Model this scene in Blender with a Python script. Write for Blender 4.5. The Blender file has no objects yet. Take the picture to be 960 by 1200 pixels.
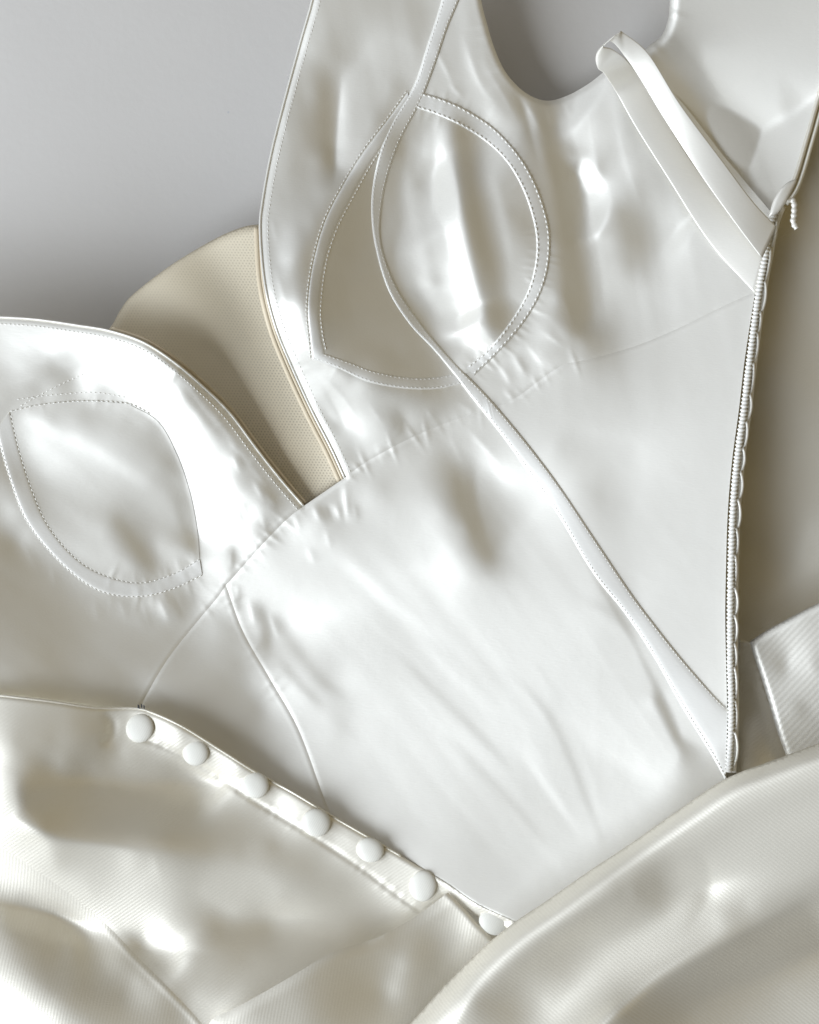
import bpy, bmesh, math, random
import numpy as np
from mathutils import Vector, Matrix
from mathutils.geometry import delaunay_2d_cdt
random.seed(7)
rng = np.random.default_rng(7)
SC = bpy.context.scene
COL = SC.collection

# ------------------------------------------------------------------ camera, light, exposure
S = 0.0004            # metres per photograph pixel on the table
HC = 1.0              # camera height above the table
cam_d = bpy.data.cameras.new('camera')
cam = bpy.data.objects.new('camera', cam_d); COL.objects.link(cam)
cam.location = (0, 0, HC)
cam_d.sensor_fit = 'VERTICAL'
cam_d.angle = 2 * math.atan(600 * S / HC)
cam_d.clip_start = 0.05; cam_d.clip_end = 50
SC.camera = cam

world = bpy.data.worlds.new('World'); SC.world = world
world.use_nodes = True
bg = world.node_tree.nodes['Background']
bg.inputs[0].default_value = (1.0, 0.79, 0.42, 1)
bg.inputs[1].default_value = 0.075

def area(name, az, el, dist, sx, sy, power, col):
    d = bpy.data.lights.new(name, 'AREA'); d.shape = 'RECTANGLE'; d.size = sx; d.size_y = sy
    d.energy = power; d.color = col
    o = bpy.data.objects.new(name, d); COL.objects.link(o)
    a, e = math.radians(az), math.radians(el)
    p = Vector((math.cos(a) * math.cos(e), math.sin(a) * math.cos(e), math.sin(e))) * dist
    o.location = p
    o.rotation_euler = (-p).to_track_quat('-Z', 'Y').to_euler()
    return o
area('window_light', 210, 37, 1.7, 1.4, 1.4, 53.5, (0.825, 0.902, 1.02))
area('second_window_light', 132, 50, 2.0, 1.8, 1.8, 9.0, (0.825, 0.895, 1.02))
area('warm_room_light', 20, 28, 2.2, 2.6, 2.6, 5.2, (1.0, 0.78, 0.32))
SC.view_settings.view_transform = 'Standard'
SC.view_settings.look = 'None'
SC.view_settings.exposure = 0.0
SC.view_settings.gamma = 1.0
SC.cycles.max_bounces = 8
SC.cycles.use_denoising = True

# ------------------------------------------------------------------ materials
def mat(name):
    m = bpy.data.materials.new(name); m.use_nodes = True
    return m, m.node_tree.nodes, m.node_tree.links, m.node_tree.nodes['Principled BSDF']
def N(ns, t, **kw):
    n = ns.new(t)
    for k, v in kw.items():
        if k in n.inputs: n.inputs[k].default_value = v
        else: setattr(n, k, v)
    return n
def satin(name, col, rough, metal, twill=0.0, ang=35, pitch=0.0014, cvar=0.04, wr=0.0):
    m, ns, ln, b = mat(name)
    tc = N(ns, 'ShaderNodeTexCoord')
    no = N(ns, 'ShaderNodeTexNoise'); no.inputs['Scale'].default_value = 28; no.inputs['Detail'].default_value = 5
    ln.new(tc.outputs['Object'], no.inputs['Vector'])
    mx = N(ns, 'ShaderNodeMix', data_type='RGBA')
    mx.inputs['A'].default_value = tuple(c * (1 - cvar) for c in col) + (1,)
    mx.inputs['B'].default_value = tuple(min(1, c * (1 + cvar)) for c in col) + (1,)
    ln.new(no.outputs['Fac'], mx.inputs['Factor'])
    ln.new(mx.outputs['Result'], b.inputs['Base Color'])
    b.inputs['Roughness'].default_value = rough
    b.inputs['Metallic'].default_value = metal
    b.inputs['IOR'].default_value = 1.5
    h = None
    # fine crossing threads
    nf = N(ns, 'ShaderNodeTexNoise'); nf.inputs['Scale'].default_value = 1500; nf.inputs['Detail'].default_value = 2
    mp0 = N(ns, 'ShaderNodeMapping'); mp0.inputs['Rotation'].default_value = (0, 0, math.radians(ang)); mp0.inputs['Scale'].default_value = (0.25, 1, 1)
    ln.new(tc.outputs['Object'], mp0.inputs['Vector']); ln.new(mp0.outputs[0], nf.inputs['Vector'])
    bp = N(ns, 'ShaderNodeBump'); bp.inputs['Strength'].default_value = 0.12; bp.inputs['Distance'].default_value = 0.0003
    ln.new(nf.outputs['Fac'], bp.inputs['Height'])
    last = bp
    if wr:
        nw = N(ns, 'ShaderNodeTexNoise'); nw.inputs['Scale'].default_value = 90; nw.inputs['Detail'].default_value = 3
        mp1 = N(ns, 'ShaderNodeMapping'); mp1.inputs['Rotation'].default_value = (0, 0, math.radians(55)); mp1.inputs['Scale'].default_value = (0.3, 1, 1)
        ln.new(tc.outputs['Object'], mp1.inputs['Vector']); ln.new(mp1.outputs[0], nw.inputs['Vector'])
        b2 = N(ns, 'ShaderNodeBump'); b2.inputs['Strength'].default_value = wr; b2.inputs['Distance'].default_value = 0.002
        ln.new(nw.outputs['Fac'], b2.inputs['Height']); ln.new(last.outputs[0], b2.inputs['Normal']); last = b2
    if twill:
        mp = N(ns, 'ShaderNodeMapping'); mp.inputs['Rotation'].default_value = (0, 0, math.radians(-ang))
        ln.new(tc.outputs['Object'], mp.inputs['Vector'])
        wv = N(ns, 'ShaderNodeTexWave', wave_type='BANDS', bands_direction='Y')
        wv.inputs['Scale'].default_value = 2 * math.pi / (20 * pitch); wv.inputs['Distortion'].default_value = 0.7
        wv.inputs['Detail'].default_value = 2; wv.inputs['Detail Scale'].default_value = 1.2
        ln.new(mp.outputs[0], wv.inputs['Vector'])
        b3 = N(ns, 'ShaderNodeBump'); b3.inputs['Strength'].default_value = twill; b3.inputs['Distance'].default_value = 0.0004
        ln.new(wv.outputs['Fac'], b3.inputs['Height']); ln.new(last.outputs[0], b3.inputs['Normal']); last = b3
    ln.new(last.outputs[0], b.inputs['Normal'])
    return m
M = {}
M['lining'] = satin('lining_satin', (0.81, 0.785, 0.712), 0.54, 0.48, wr=0.003)
M['outer'] = satin('duchess_satin', (0.81, 0.77, 0.665), 0.48, 0.50, twill=0.07, ang=35)
M['outer_h'] = satin('duchess_satin', (0.81, 0.77, 0.665), 0.48, 0.50, twill=0.055, ang=-38)
M['outer_v'] = satin('duchess_satin', (0.81, 0.77, 0.665), 0.48, 0.50, twill=0.055, ang=80)
M['outer_steep'] = satin('duchess_satin', (0.80, 0.772, 0.69), 0.48, 0.50, twill=0.10, ang=48, pitch=0.0024)

# tone that each facing of the cloth takes in this light (rows dz/dy, columns dz/dx, -1.2 to 1.2)
RL = [94, 95, 98, 100, 104, 109, 114, 120, 127, 135, 142, 149, 156, 161, 166, 171, 174, 94, 96, 99, 103, 106, 111, 118, 124, 133, 142, 151, 157, 165, 169, 174, 178, 181, 95, 97, 101, 105, 110, 116, 123, 131, 142, 152, 160, 168, 173, 179, 182, 186, 188, 95, 99, 104, 109, 114, 121, 129, 140, 151, 164, 174, 181, 185, 189, 192, 194, 195, 97, 101, 106, 113, 121, 127, 138, 149, 164, 178, 190, 195, 200, 200, 202, 202, 204, 98, 102, 110, 118, 125, 136, 146, 160, 177, 197, 208, 214, 213, 214, 213, 213, 212, 98, 105, 112, 121, 132, 142, 155, 171, 192, 214, 228, 234, 234, 230, 228, 224, 222, 99, 105, 114, 125, 135, 148, 162, 181, 204, 231, 252, 255, 255, 253, 244, 236, 231, 100, 107, 116, 125, 138, 152, 168, 188, 214, 250, 255, 255, 255, 255, 255, 250, 242, 99, 106, 116, 127, 139, 155, 172, 194, 225, 255, 255, 255, 255, 255, 255, 255, 250, 100, 108, 116, 127, 141, 157, 175, 197, 229, 255, 255, 255, 255, 255, 255, 255, 253, 101, 108, 118, 129, 142, 159, 176, 197, 224, 255, 255, 255, 255, 255, 255, 255, 254, 103, 111, 119, 131, 145, 159, 177, 195, 217, 244, 255, 255, 255, 255, 255, 255, 253, 104, 113, 122, 133, 146, 161, 175, 192, 207, 228, 248, 255, 255, 255, 255, 254, 249, 108, 116, 125, 136, 149, 161, 175, 188, 202, 217, 229, 242, 249, 252, 251, 249, 245, 111, 119, 128, 139, 149, 161, 173, 185, 196, 208, 220, 227, 237, 240, 241, 241, 240, 114, 122, 131, 140, 151, 162, 172, 183, 193, 202, 210, 219, 225, 229, 233, 235, 235]
RO = [91, 92, 94, 96, 101, 105, 110, 115, 122, 129, 136, 143, 149, 153, 158, 163, 166, 91, 93, 96, 99, 103, 107, 113, 119, 127, 136, 145, 150, 157, 162, 166, 169, 172, 92, 95, 98, 102, 106, 112, 118, 125, 136, 146, 154, 161, 166, 171, 174, 177, 179, 92, 96, 101, 106, 111, 117, 124, 134, 144, 158, 168, 174, 177, 180, 182, 185, 186, 94, 99, 105, 111, 119, 124, 133, 143, 158, 173, 185, 188, 191, 191, 192, 192, 194, 95, 101, 109, 117, 124, 134, 142, 155, 172, 194, 204, 208, 205, 205, 203, 203, 202, 96, 104, 111, 120, 130, 139, 150, 165, 187, 210, 224, 228, 226, 220, 217, 213, 210, 97, 103, 114, 124, 133, 145, 157, 173, 197, 226, 249, 254, 252, 246, 234, 225, 220, 98, 105, 115, 124, 136, 148, 162, 179, 205, 245, 255, 255, 255, 255, 253, 240, 230, 97, 103, 113, 124, 135, 150, 165, 185, 216, 255, 255, 255, 255, 255, 255, 251, 239, 96, 104, 112, 123, 136, 150, 167, 187, 222, 255, 255, 255, 255, 255, 255, 255, 243, 98, 104, 114, 124, 136, 152, 168, 187, 216, 253, 255, 255, 255, 255, 255, 253, 245, 99, 107, 115, 125, 139, 152, 169, 186, 207, 237, 255, 255, 255, 255, 255, 251, 242, 100, 109, 118, 128, 140, 154, 167, 183, 198, 218, 240, 253, 254, 254, 251, 244, 236, 104, 111, 120, 131, 142, 154, 167, 179, 192, 206, 219, 233, 239, 241, 240, 236, 232, 107, 114, 123, 133, 143, 154, 165, 176, 187, 198, 209, 217, 225, 228, 229, 228, 227, 110, 117, 125, 134, 145, 155, 165, 174, 184, 192, 200, 208, 214, 218, 221, 222, 222]
# how light each spot of the cloth lies towards the windows: x, y, tone (last group: x, y, tone, piece)
SETS = []
for t_ in (
    '375,5,214 400,10,207 440,10,206 480,10,207 505,15,216 365,60,228 385,60,204 410,70,208 440,60,244 465,60,245 490,50,227 365,110,198 445,110,244 465,100,218 435,150,215 450,140,188 370,190,193 370,225,172 390,225,147 335,270,173 350,270,148 365,265,139 335,305,181 345,310,147 358,310,117 325,350,170 350,350,153 335,390,189 365,465,207 420,450,181 385,510,194 400,510,194 410,530,178 440,480,190 455,470,178 470,475,175 465,495,153 450,510,195 480,490,189 500,480,177 520,475,175 495,500,186 510,490,183 540,470,186 430,200,124 400,330,80 430,290,106 450,390,101 470,410,103 490,430,111 430,420,101 400,412,96 370,300,110 367,360,111 372,410,111 410,435,117 450,447,121 500,448,127 490,215,152 470,280,138 510,330,153 590,220,150 600,250,142 615,270,134 610,300,154 600,200,150 615,240,143 622,300,147 550,425,173 538,425,181 540,20,255 530,60,262 525,90,262 545,110,258 510,115,236 555,40,245 560,80,254 575,130,219 570,70,227 590,100,203 600,150,186 620,130,170 610,120,173 660,130,176 680,115,203 700,100,217 690,160,194 710,150,200 715,380,184 705,390,171 700,200,188 720,200,195 740,200,204 705,250,191 730,250,148 760,260,167 780,260,195 740,280,137 740,310,161 780,300,211 820,310,251 850,325,262 870,335,262 760,340,218 800,340,241 830,350,251 740,380,209 780,375,232 655,320,135 650,350,169 660,350,120 650,290,141 660,390,175 680,400,183 700,410,183 630,390,195 650,410,205 620,410,200 600,420,201 590,440,196 605,450,221 640,425,216 620,480,247 640,500,250 650,460,251 670,460,243 660,520,227 690,480,250 720,460,256 760,450,259 800,430,261 840,410,255 860,390,258 690,540,221 720,560,224 700,580,212 740,520,238 780,500,256 830,480,261 750,600,243 780,580,253 820,560,262 845,530,262 740,640,241 770,650,251 800,640,262 830,620,262 780,690,257 810,690,262 835,680,262 800,720,262 825,730,262 840,720,262 830,770,262 840,800,262 650,490,242 440,540,200 470,530,207 500,520,222 530,500,234 545,500,251 520,540,186 540,560,159 545,620,188 595,600,189 600,650,206 590,570,215 500,560,194 480,580,203 450,570,191 430,580,208 410,590,202 400,600,187 385,610,192 370,605,201 355,615,208 340,630,209 430,620,204 470,620,208 510,600,211 520,640,219 500,660,211 540,680,232 570,690,252 600,700,262 640,660,248 630,620,219 640,700,262 680,720,248 660,760,256 700,770,262 720,800,262 740,780,262 820,890,213 760,880,259 740,860,262 330,660,207 350,690,205 380,680,204 460,700,208 400,740,208 360,730,205 540,740,237 580,740,249 560,790,233 600,790,239 620,830,243 650,820,237 670,860,234 700,840,251 700,900,228 730,910,229 680,930,219 290,700,201 300,740,173 315,760,160 330,745,185 340,770,191 345,800,219 320,790,203 360,790,210 380,800,204 410,800,226 380,840,226 400,850,215 430,830,228 420,870,226 450,860,228 480,830,230 520,840,232 500,880,231 540,880,235 580,870,236 600,900,229 620,940,213 640,900,229 660,960,212 700,960,223 390,900,226 400,930,200 420,920,222 450,920,223 480,930,221 520,920,223 560,930,218 440,960,163 480,980,173 520,980,194 560,990,200 600,980,207 640,1000,212 500,1010,132 540,1030,147 570,1040,157 600,1040,200 560,1015,185 420,950,143 460,985,118 520,1025,117 262,700,192 270,740,154 250,740,163 230,760,140 210,780,128 240,800,148 280,780,148 300,800,198 320,830,210 300,830,172 340,870,217 330,890,166 290,860,165 250,840,176 210,830,175 360,910,213 350,920,168 180,820,169 310,880,154 10,385,204 60,390,203 110,395,204 150,410,204 10,410,203 60,410,204 110,415,204 160,430,204 20,430,189 60,430,153 40,455,153 80,445,153 10,450,162 10,470,153 100,455,199 130,445,204 150,460,204 180,450,204 120,462,179 60,465,179 180,425,204 190,425,179 210,440,138 225,460,116 235,475,123 200,440,184 205,460,204 225,490,204 245,510,190 255,500,140 270,520,165 280,510,151 290,535,159 300,545,153 315,560,163 330,580,156 345,592,173 265,540,206 280,560,173 290,580,182 310,580,145 320,595,153 300,600,208 310,620,156 325,605,178 270,570,205 280,610,205 250,560,205 240,540,205 250,600,205 260,640,208 272,650,185 270,670,211 240,620,207 225,570,208 215,530,207 200,500,206 180,480,205 160,467,204 240,660,205 250,690,199 285,640,208 290,660,209 305,640,207 30,490,182 60,490,170 100,485,162 150,490,167 180,510,170 200,545,163 50,500,189 90,510,186 120,530,186 150,540,180 170,560,180 190,580,174 210,590,160 40,530,182 60,560,179 100,560,179 130,580,173 100,600,167 70,600,162 120,620,158 140,610,141 150,630,123 165,645,118 175,660,127 185,640,156 200,620,158 215,630,150 225,640,136 195,660,167 220,650,172 130,650,154 110,640,153 150,665,158 205,600,169 5,530,146 20,560,139 40,600,151 5,570,154 10,600,181 30,630,162 60,640,153 100,670,154 150,692,165 200,685,180 235,672,196 10,640,111 30,670,111 60,690,127 100,700,148 140,710,157 180,705,179 200,715,156 225,705,161 235,710,185 10,700,116 10,750,130 40,740,124 80,740,128 120,740,140 160,740,142 200,740,144 10,790,137 60,790,123 100,800,136 140,800,131 150,770,131 180,770,129 200,700,149 60,770,116 790,20,262 790,40,262 820,60,227 880,60,262 890,120,262 900,160,262 870,20,262 900,20,255 930,20,262 945,40,262 950,80,256 940,120,235 915,200,259 935,150,234 950,10,262 515,150,212 515,160,208 516,170,205 516,180,202 517,190,200 518,200,199 519,209,198 521,218,198 522,227,198 524,236,197 525,245,197 527,254,197 528,263,197 530,272,197 531,281,197 533,290,197 535,300,196 537,308,196 539,317,196 542,326,196 544,335,196 546,344,196 549,353,196 551,362,196 553,371,196 556,380,196 559,390,196 562,400,196 565,410,197 500,140,202 501,150,197 502,160,193 503,170,189 504,180,186 505,190,184 506,200,182 507,210,181 508,220,180 510,230,180 511,239,180 513,248,180 514,257,179 516,266,179 517,275,179 519,284,179 520,293,179 522,302,179 523,311,179 525,320,179 527,328,179 529,337,179 531,346,179 533,355,179 536,364,179 538,373,179 540,382,179 542,391,179 545,400,179 540,150,124 541,160,121 543,170,119 544,180,118 546,190,117 548,200,117 549,210,117 551,220,116 553,230,116 554,240,116 556,250,116 558,260,115 560,270,115 562,278,114 564,287,113 566,296,113 569,305,112 571,313,112 573,322,111 575,331,111 578,340,111 579,349,111 580,358,111 581,367,111 582,376,111 583,385,112 565,165,162 567,174,161 569,183,160 571,192,160 573,202,159 575,211,158 577,220,158 580,230,158 582,238,158 584,247,157 586,256,157 588,265,156 591,274,155 593,283,155 595,292,154 597,301,154 600,310,153 599,320,153 599,330,153 598,340,153 598,350,153 470,175,129 468,184,126 466,193,123 464,202,121 463,212,119 461,221,118 459,230,117 458,240,116 457,250,116 457,260,116 457,270,116 457,280,116 457,290,116 460,300,116 463,310,116 466,320,116 470,330,116 476,338,116 482,346,116 488,355,116 494,363,116 500,372,116 482,160,173 481,170,170 480,180,167 480,190,164 479,200,162 479,210,160 478,220,158 478,230,158 479,240,157 480,250,157 481,260,157 482,270,156 483,280,156 484,290,156 485,300,156 488,308,156 492,317,156 495,325,156 499,334,156 502,342,156 506,351,156 510,360,156 514,368,156 518,376,156 522,385,157 526,393,157 530,401,157 535,410,157 425,215,86 420,224,83 415,233,82 410,242,81 405,251,80 400,260,79 395,270,79 393,280,79 391,290,78 389,300,78 388,310,78 386,320,78 384,330,78 383,340,78 383,349,78 384,358,78 385,367,78 386,376,78 387,385,78 388,395,78 440,210,95 437,218,93 434,227,92 431,235,91 428,244,91 425,252,91 422,261,91 420,270,91 418,280,91 417,290,91 415,300,91 414,310,91 412,320,91 411,330,91 410,340,91 411,350,91 413,360,91 415,370,91 416,380,91 418,390,91 420,400,91 428,404,91 436,408,91 445,412,91 453,416,91 461,420,91 470,425,91 437,330,101 440,339,101 444,348,101 448,357,101 452,366,101 456,375,101 460,385,101 467,392,101 474,399,101 481,406,101 488,413,101 495,420,102 640,140,107 641,150,106 643,160,105 645,170,104 646,180,104 648,190,104 650,200,104 651,210,104 653,220,104 654,230,104 656,240,104 657,250,103 659,260,103 660,270,102 662,280,101 663,290,100 665,300,101 667,310,102 669,320,103 671,330,104 673,340,106 675,350,109 676,361,112 677,373,116 678,385,120 658,145,178 661,154,177 664,163,177 668,172,176 671,181,176 675,190,176 677,198,176 679,207,176 681,216,177 683,225,177 685,234,177 687,243,177 689,252,176 691,261,174 693,270,173 694,278,173 696,287,173 698,296,174 699,305,175 701,314,177 703,323,179 704,332,181 706,341,184 708,350,186 630,150,129 632,160,128 634,170,127 636,180,127 638,190,127 640,200,127 642,210,127 644,220,127 646,230,127 648,240,127 650,250,127 652,260,126 668,170,155 670,180,155 672,190,155 675,200,155 677,210,155 679,220,156 682,230,156 683,240,156 684,250,155 686,260,153 687,270,152 689,280,151 690,290,151 692,300,152 693,310,154 694,320,156 695,330,158 696,340,160 697,350,163 698,360,166 700,370,170 410,100,262 408,110,262 407,120,262 405,130,262 404,140,262 403,149,262 402,158,262 401,167,262 400,176,262 399,185,262 385,90,181 384,100,182 384,110,183 384,120,183 384,130,184 384,140,185 384,150,185 384,159,185 385,168,184 386,177,183 386,186,181 387,195,176 388,205,168 430,80,247 429,90,247 428,100,247 427,110,247 426,120,247 425,130,247 423,140,247 421,150,247 419,160,246 417,170,244 415,180,239 350,100,198 349,110,199 348,120,199 347,130,199 346,140,198 345,150,197 345,160,195 345,170,192 345,180,190 345,190,187 345,200,184 345,210,181 345,220,177 345,230,173 345,240,168 330,180,202 328,190,200 326,200,197 324,210,194 322,220,190 320,230,186 318,240,182 318,250,177 319,260,172 319,270,168 320,280,164 320,290,161 321,300,159 322,310,158 345,360,204 346,370,204 347,380,204 348,390,204 349,400,204 350,410,204 355,420,204 360,430,204 365,440,205 370,450,206 375,458,206 380,466,207 385,474,208 390,482,208 395,490,208 375,480,171 383,490,171 392,500,171 375,440,205 383,448,206 391,456,207 400,465,207 405,474,208 410,483,208 415,492,208 420,501,209 425,510,210 775,70,181 782,77,181 789,84,181 796,91,181 803,98,181 810,105,181 815,113,180 821,121,180 827,130,180 833,138,179 839,146,178 845,155,178 850,162,177 855,170,177 860,178,177 865,186,178 870,194,179 875,202,180 880,210,181 795,60,207 800,68,207 806,76,207 811,85,206 817,93,206 822,101,206 828,110,206 832,117,205 837,125,205 842,133,205 847,141,204 852,149,204 857,157,203 862,165,203 850,20,262 852,28,262 855,37,262 858,46,262 861,55,262 863,63,262 866,72,262 869,81,262 872,90,262 874,100,262 876,110,262 878,120,262 881,130,262 883,140,262 885,150,262 888,160,262 889,170,262 891,180,262 893,190,262 894,200,262 896,210,262 898,220,262 900,230,262 905,30,246 906,40,246 907,50,245 908,60,244 910,70,243 911,80,241 912,90,239 913,100,237 915,110,236 916,120,235 917,130,235 919,140,236 920,150,237 922,160,239 923,170,240 925,180,242 820,30,246 823,38,246 827,47,246 830,55,246 834,64,246 837,72,246 841,81,245 845,90,245 848,98,245 852,106,245 856,115,245 859,123,245 863,131,245 867,140,244 380,640,208 386,646,207 393,653,206 400,660,205 406,666,205 413,673,204 420,680,204 426,686,204 433,693,205 440,700,206 446,707,207 452,714,210 458,721,213 464,728,216 470,735,220 476,742,223 482,749,225 488,756,227 494,763,228 500,770,229 506,777,230 512,784,230 518,791,231 524,798,231 530,805,232 536,812,232 542,819,232 548,826,233 554,833,233 560,840,234 340,650,207 346,657,207 352,664,206 358,671,205 364,678,205 370,685,204 376,692,204 382,699,204 388,706,204 394,713,205 400,720,206 406,727,207 412,735,209 418,742,211 425,750,214 431,757,217 437,765,220 443,772,222 450,780,223 545,570,149 546,580,149 548,590,149 550,600,150 552,610,150 557,620,150 562,630,149 567,640,148 572,650,148 560,505,262 565,513,260 570,521,256 575,530,249 580,538,243 585,546,237 590,555,233 660,590,230 665,598,231 670,607,233 675,616,235 680,625,237 685,633,239 690,642,240 695,651,240 700,660,239 704,668,237 709,676,235 713,684,232 718,692,229 722,700,228 727,709,228 731,717,230 736,725,234 740,733,239 745,741,245 750,750,250 753,758,254 757,766,257 761,775,259 765,783,260 769,792,260 773,800,260 776,809,260 780,817,260 784,826,260 788,834,260 792,843,260 796,851,260 800,860,259 750,800,258 754,808,258 758,817,258 763,826,258 767,835,258 772,844,258 776,853,257 781,862,257 785,871,257 790,880,256 770,820,212 774,828,212 778,836,212 783,845,212 787,853,212 792,861,211 796,870,211 801,878,210 805,886,208 810,895,207',
    '930,250,84 950,200,164 955,150,154 920,300,119 950,300,107 890,400,95 920,380,88 950,380,89 900,450,140 950,450,99 880,500,146 920,520,133 950,520,137 870,560,119 900,560,138 940,570,150 870,620,158 900,620,156 930,620,177 950,630,219 940,650,219 880,680,172 905,680,167 930,680,197 955,700,197 880,720,186 905,720,182 890,740,201 870,740,186 885,800,182 870,870,182 900,860,177',
    '10,830,171 40,835,158 80,845,146 110,840,130 125,850,117 130,865,120 100,860,126 60,870,148 20,870,162 30,900,169 240,950,117 200,900,133 160,890,172 130,890,173 145,880,193 110,900,158 70,895,174 30,970,162 240,990,137 280,960,149 320,990,162 280,1000,168 10,985,199 40,1000,191 70,1010,159 110,1010,166 150,1010,189 190,1020,207 170,1060,229 200,1080,202 150,1080,212 180,1100,205 210,1120,179 220,1050,210 250,1040,230 280,1050,237 300,1040,237 270,1060,228 320,1050,218 350,1050,196 360,1020,188 400,1030,191 430,1060,186 350,1080,159 230,1100,149 260,1120,126 300,1120,128 350,1110,136 400,1090,155 450,1080,162 230,1140,138 260,1160,146 230,1170,153 300,1150,139 190,862,211 205,870,215 255,895,208 270,905,205 330,940,209 345,955,204 400,985,229 410,1000,216 460,1020,262 470,1035,262 215,860,177 285,900,162 320,925,152 390,965,170 450,1000,207 180,845,201 520,1045,200 10,1050,175 10,1100,139 40,1110,117 80,1110,125 110,1100,156 100,1140,100 60,1150,125 20,1150,171 10,1180,205 30,1190,202 60,1185,180 100,1180,137 140,1170,117 130,1130,139 160,1150,146 180,1180,139 200,1190,132 270,1192,179 300,1180,153 340,1165,147 380,1150,127 400,1130,120 430,1120,121 460,1110,132 480,1140,144 460,1160,156 470,1130,168 440,1170,117 400,1190,116 350,1190,147 500,1100,142 520,1070,175 545,1090,200 530,1110,162 510,1140,120 490,1170,113 560,1100,187 535,1055,208 0,1003,210 7,1008,210 15,1014,211 22,1019,213 30,1025,216 37,1031,219 45,1036,222 52,1042,224 60,1048,225 67,1053,225 75,1059,223 82,1065,221 90,1071,219 97,1077,217 105,1083,215 15,1078,100 24,1078,101 33,1078,101 42,1078,103 51,1078,104 60,1078,105 67,1084,104 75,1090,103 82,1096,102 90,1102,101 98,1108,101 160,1108,128 166,1115,127 173,1122,127 180,1129,127 186,1136,126 193,1143,126 200,1150,126 255,1090,125 264,1089,125 273,1088,125 282,1087,125 291,1086,124 300,1085,124 310,1085,124 5,890,200 5,900,199 5,910,198 6,920,197 6,930,197 7,940,196 7,950,196 8,960,196 35,935,89 44,932,90 53,930,90 62,928,90 71,926,90 80,924,91 90,922,91 100,923,91 110,924,91 120,926,91 130,927,91 140,928,90 150,930,90 159,931,89 168,933,89 178,935,89 187,937,89 196,939,88 206,941,88 215,943,89 225,945,89 60,968,96 69,968,96 78,968,96 87,969,96 96,969,96 105,970,96 114,970,96 123,970,96 132,971,96 141,971,96 150,972,96 160,973,96 170,974,96 180,975,96 190,976,97 200,978,97 110,1050,210 120,1050,211 130,1051,212 140,1051,214 150,1052,216 158,1049,218 167,1046,220 176,1043,223 185,1040,225',
    '850,925,255 900,905,245 950,890,236 520,1170,259 620,1150,182 720,1030,220 800,1020,227 820,1050,201 770,1060,174 740,1080,183 700,1100,185 660,1140,181 600,1190,168 830,960,262 940,950,262 950,920,255 870,930,262 860,1010,262 900,1000,262 940,980,262 830,1000,243 850,1040,242 840,1080,214 880,1060,222 950,1010,248 720,1150,175 950,1050,194 920,1070,168 720,1190,147 950,1130,162 920,1160,173 950,1180,184 880,1190,168 560,1128,262 568,1120,262 576,1113,262 584,1106,262 592,1099,262 600,1092,262 608,1086,262 616,1081,262 624,1076,262 632,1071,262 640,1066,262 648,1060,262 656,1054,262 665,1049,262 673,1043,262 681,1037,262 690,1032,262 698,1026,262 706,1021,262 715,1016,262 723,1010,262 731,1005,262 740,1000,262 747,995,262 755,990,262 762,985,262 770,980,262 777,975,262 785,970,262 792,965,262 800,960,262 560,1175,181 566,1168,181 573,1162,181 580,1156,181 586,1150,180 593,1144,180 600,1138,180 606,1132,179 613,1126,179 620,1120,180 627,1114,180 635,1108,180 643,1102,181 651,1096,182 658,1091,182 666,1085,183 674,1079,184 682,1073,185 690,1068,186 698,1064,186 706,1060,187 715,1056,187 723,1052,187 731,1048,187 740,1045,187 745,1045,178 757,1040,177 770,1035,177 840,965,262 850,965,262 860,965,262 870,965,262 880,964,262 890,963,262 900,962,262 910,961,262 920,960,262 930,960,262 640,1175,199 648,1170,197 657,1165,196 665,1160,194 674,1155,193 682,1150,192 691,1145,192 700,1140,192 708,1135,192 716,1131,194 724,1126,195 732,1122,197 740,1117,200 748,1113,202 756,1108,205 764,1104,207 772,1099,209 780,1095,211 788,1090,213 797,1086,215 806,1081,216 815,1077,216 823,1073,217 832,1068,217 841,1064,218 850,1060,219 858,1056,221 867,1052,224 876,1048,227 885,1045,230 893,1041,233 902,1037,236 911,1033,238 920,1030,240 730,1185,133 737,1180,134 745,1175,136 753,1171,138 761,1166,139 768,1161,140 776,1157,140 784,1152,140 792,1147,140 800,1143,140 807,1138,139 815,1133,139 823,1128,139 831,1123,139 838,1118,139 846,1113,139 854,1108,139 862,1103,139 870,1098,140 878,1096,139 887,1094,139 896,1092,139 905,1090,138 914,1088,138 923,1086,138 932,1084,137 941,1082,137 950,1080,138 820,1185,151 827,1179,150 834,1174,150 841,1168,150 849,1163,149 856,1157,149 863,1152,148 870,1146,147 878,1141,147 885,1135,146 892,1130,145 900,1125,145 909,1120,144 918,1116,144 927,1112,143 936,1108,143 945,1104,143 955,1100,143',
    '890,760,226,1 920,745,240,1 950,725,229,1 905,790,226,1 930,780,254,1 950,770,236,1 925,820,244,1 950,810,262,1 935,850,249,1 955,850,254,1 915,780,201,1 940,830,219,1 960,780,219,1 985,760,231,1 985,850,242,1 875,770,236,0 885,800,227,0 870,820,219,0 890,840,201,0 870,870,185,0 900,860,169,0 865,900,178,0 910,900,115,0',
):
    SETS.append([tuple(float(v_) for v_ in w_.split(',')) for w_ in t_.split()])
M['cord'], ns, ln, b = mat('tan_cord')
b.inputs['Base Color'].default_value = (0.62, 0.53, 0.38, 1); b.inputs['Roughness'].default_value = 0.6
M['thread'], ns, ln, b = mat('ivory_thread')
b.inputs['Base Color'].default_value = (0.79, 0.77, 0.71, 1); b.inputs['Roughness'].default_value = 0.5
M['dark'], ns, ln, b = mat('dark_metal')
b.inputs['Base Color'].default_value = (0.03, 0.03, 0.03, 1); b.inputs['Roughness'].default_value = 0.4
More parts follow.
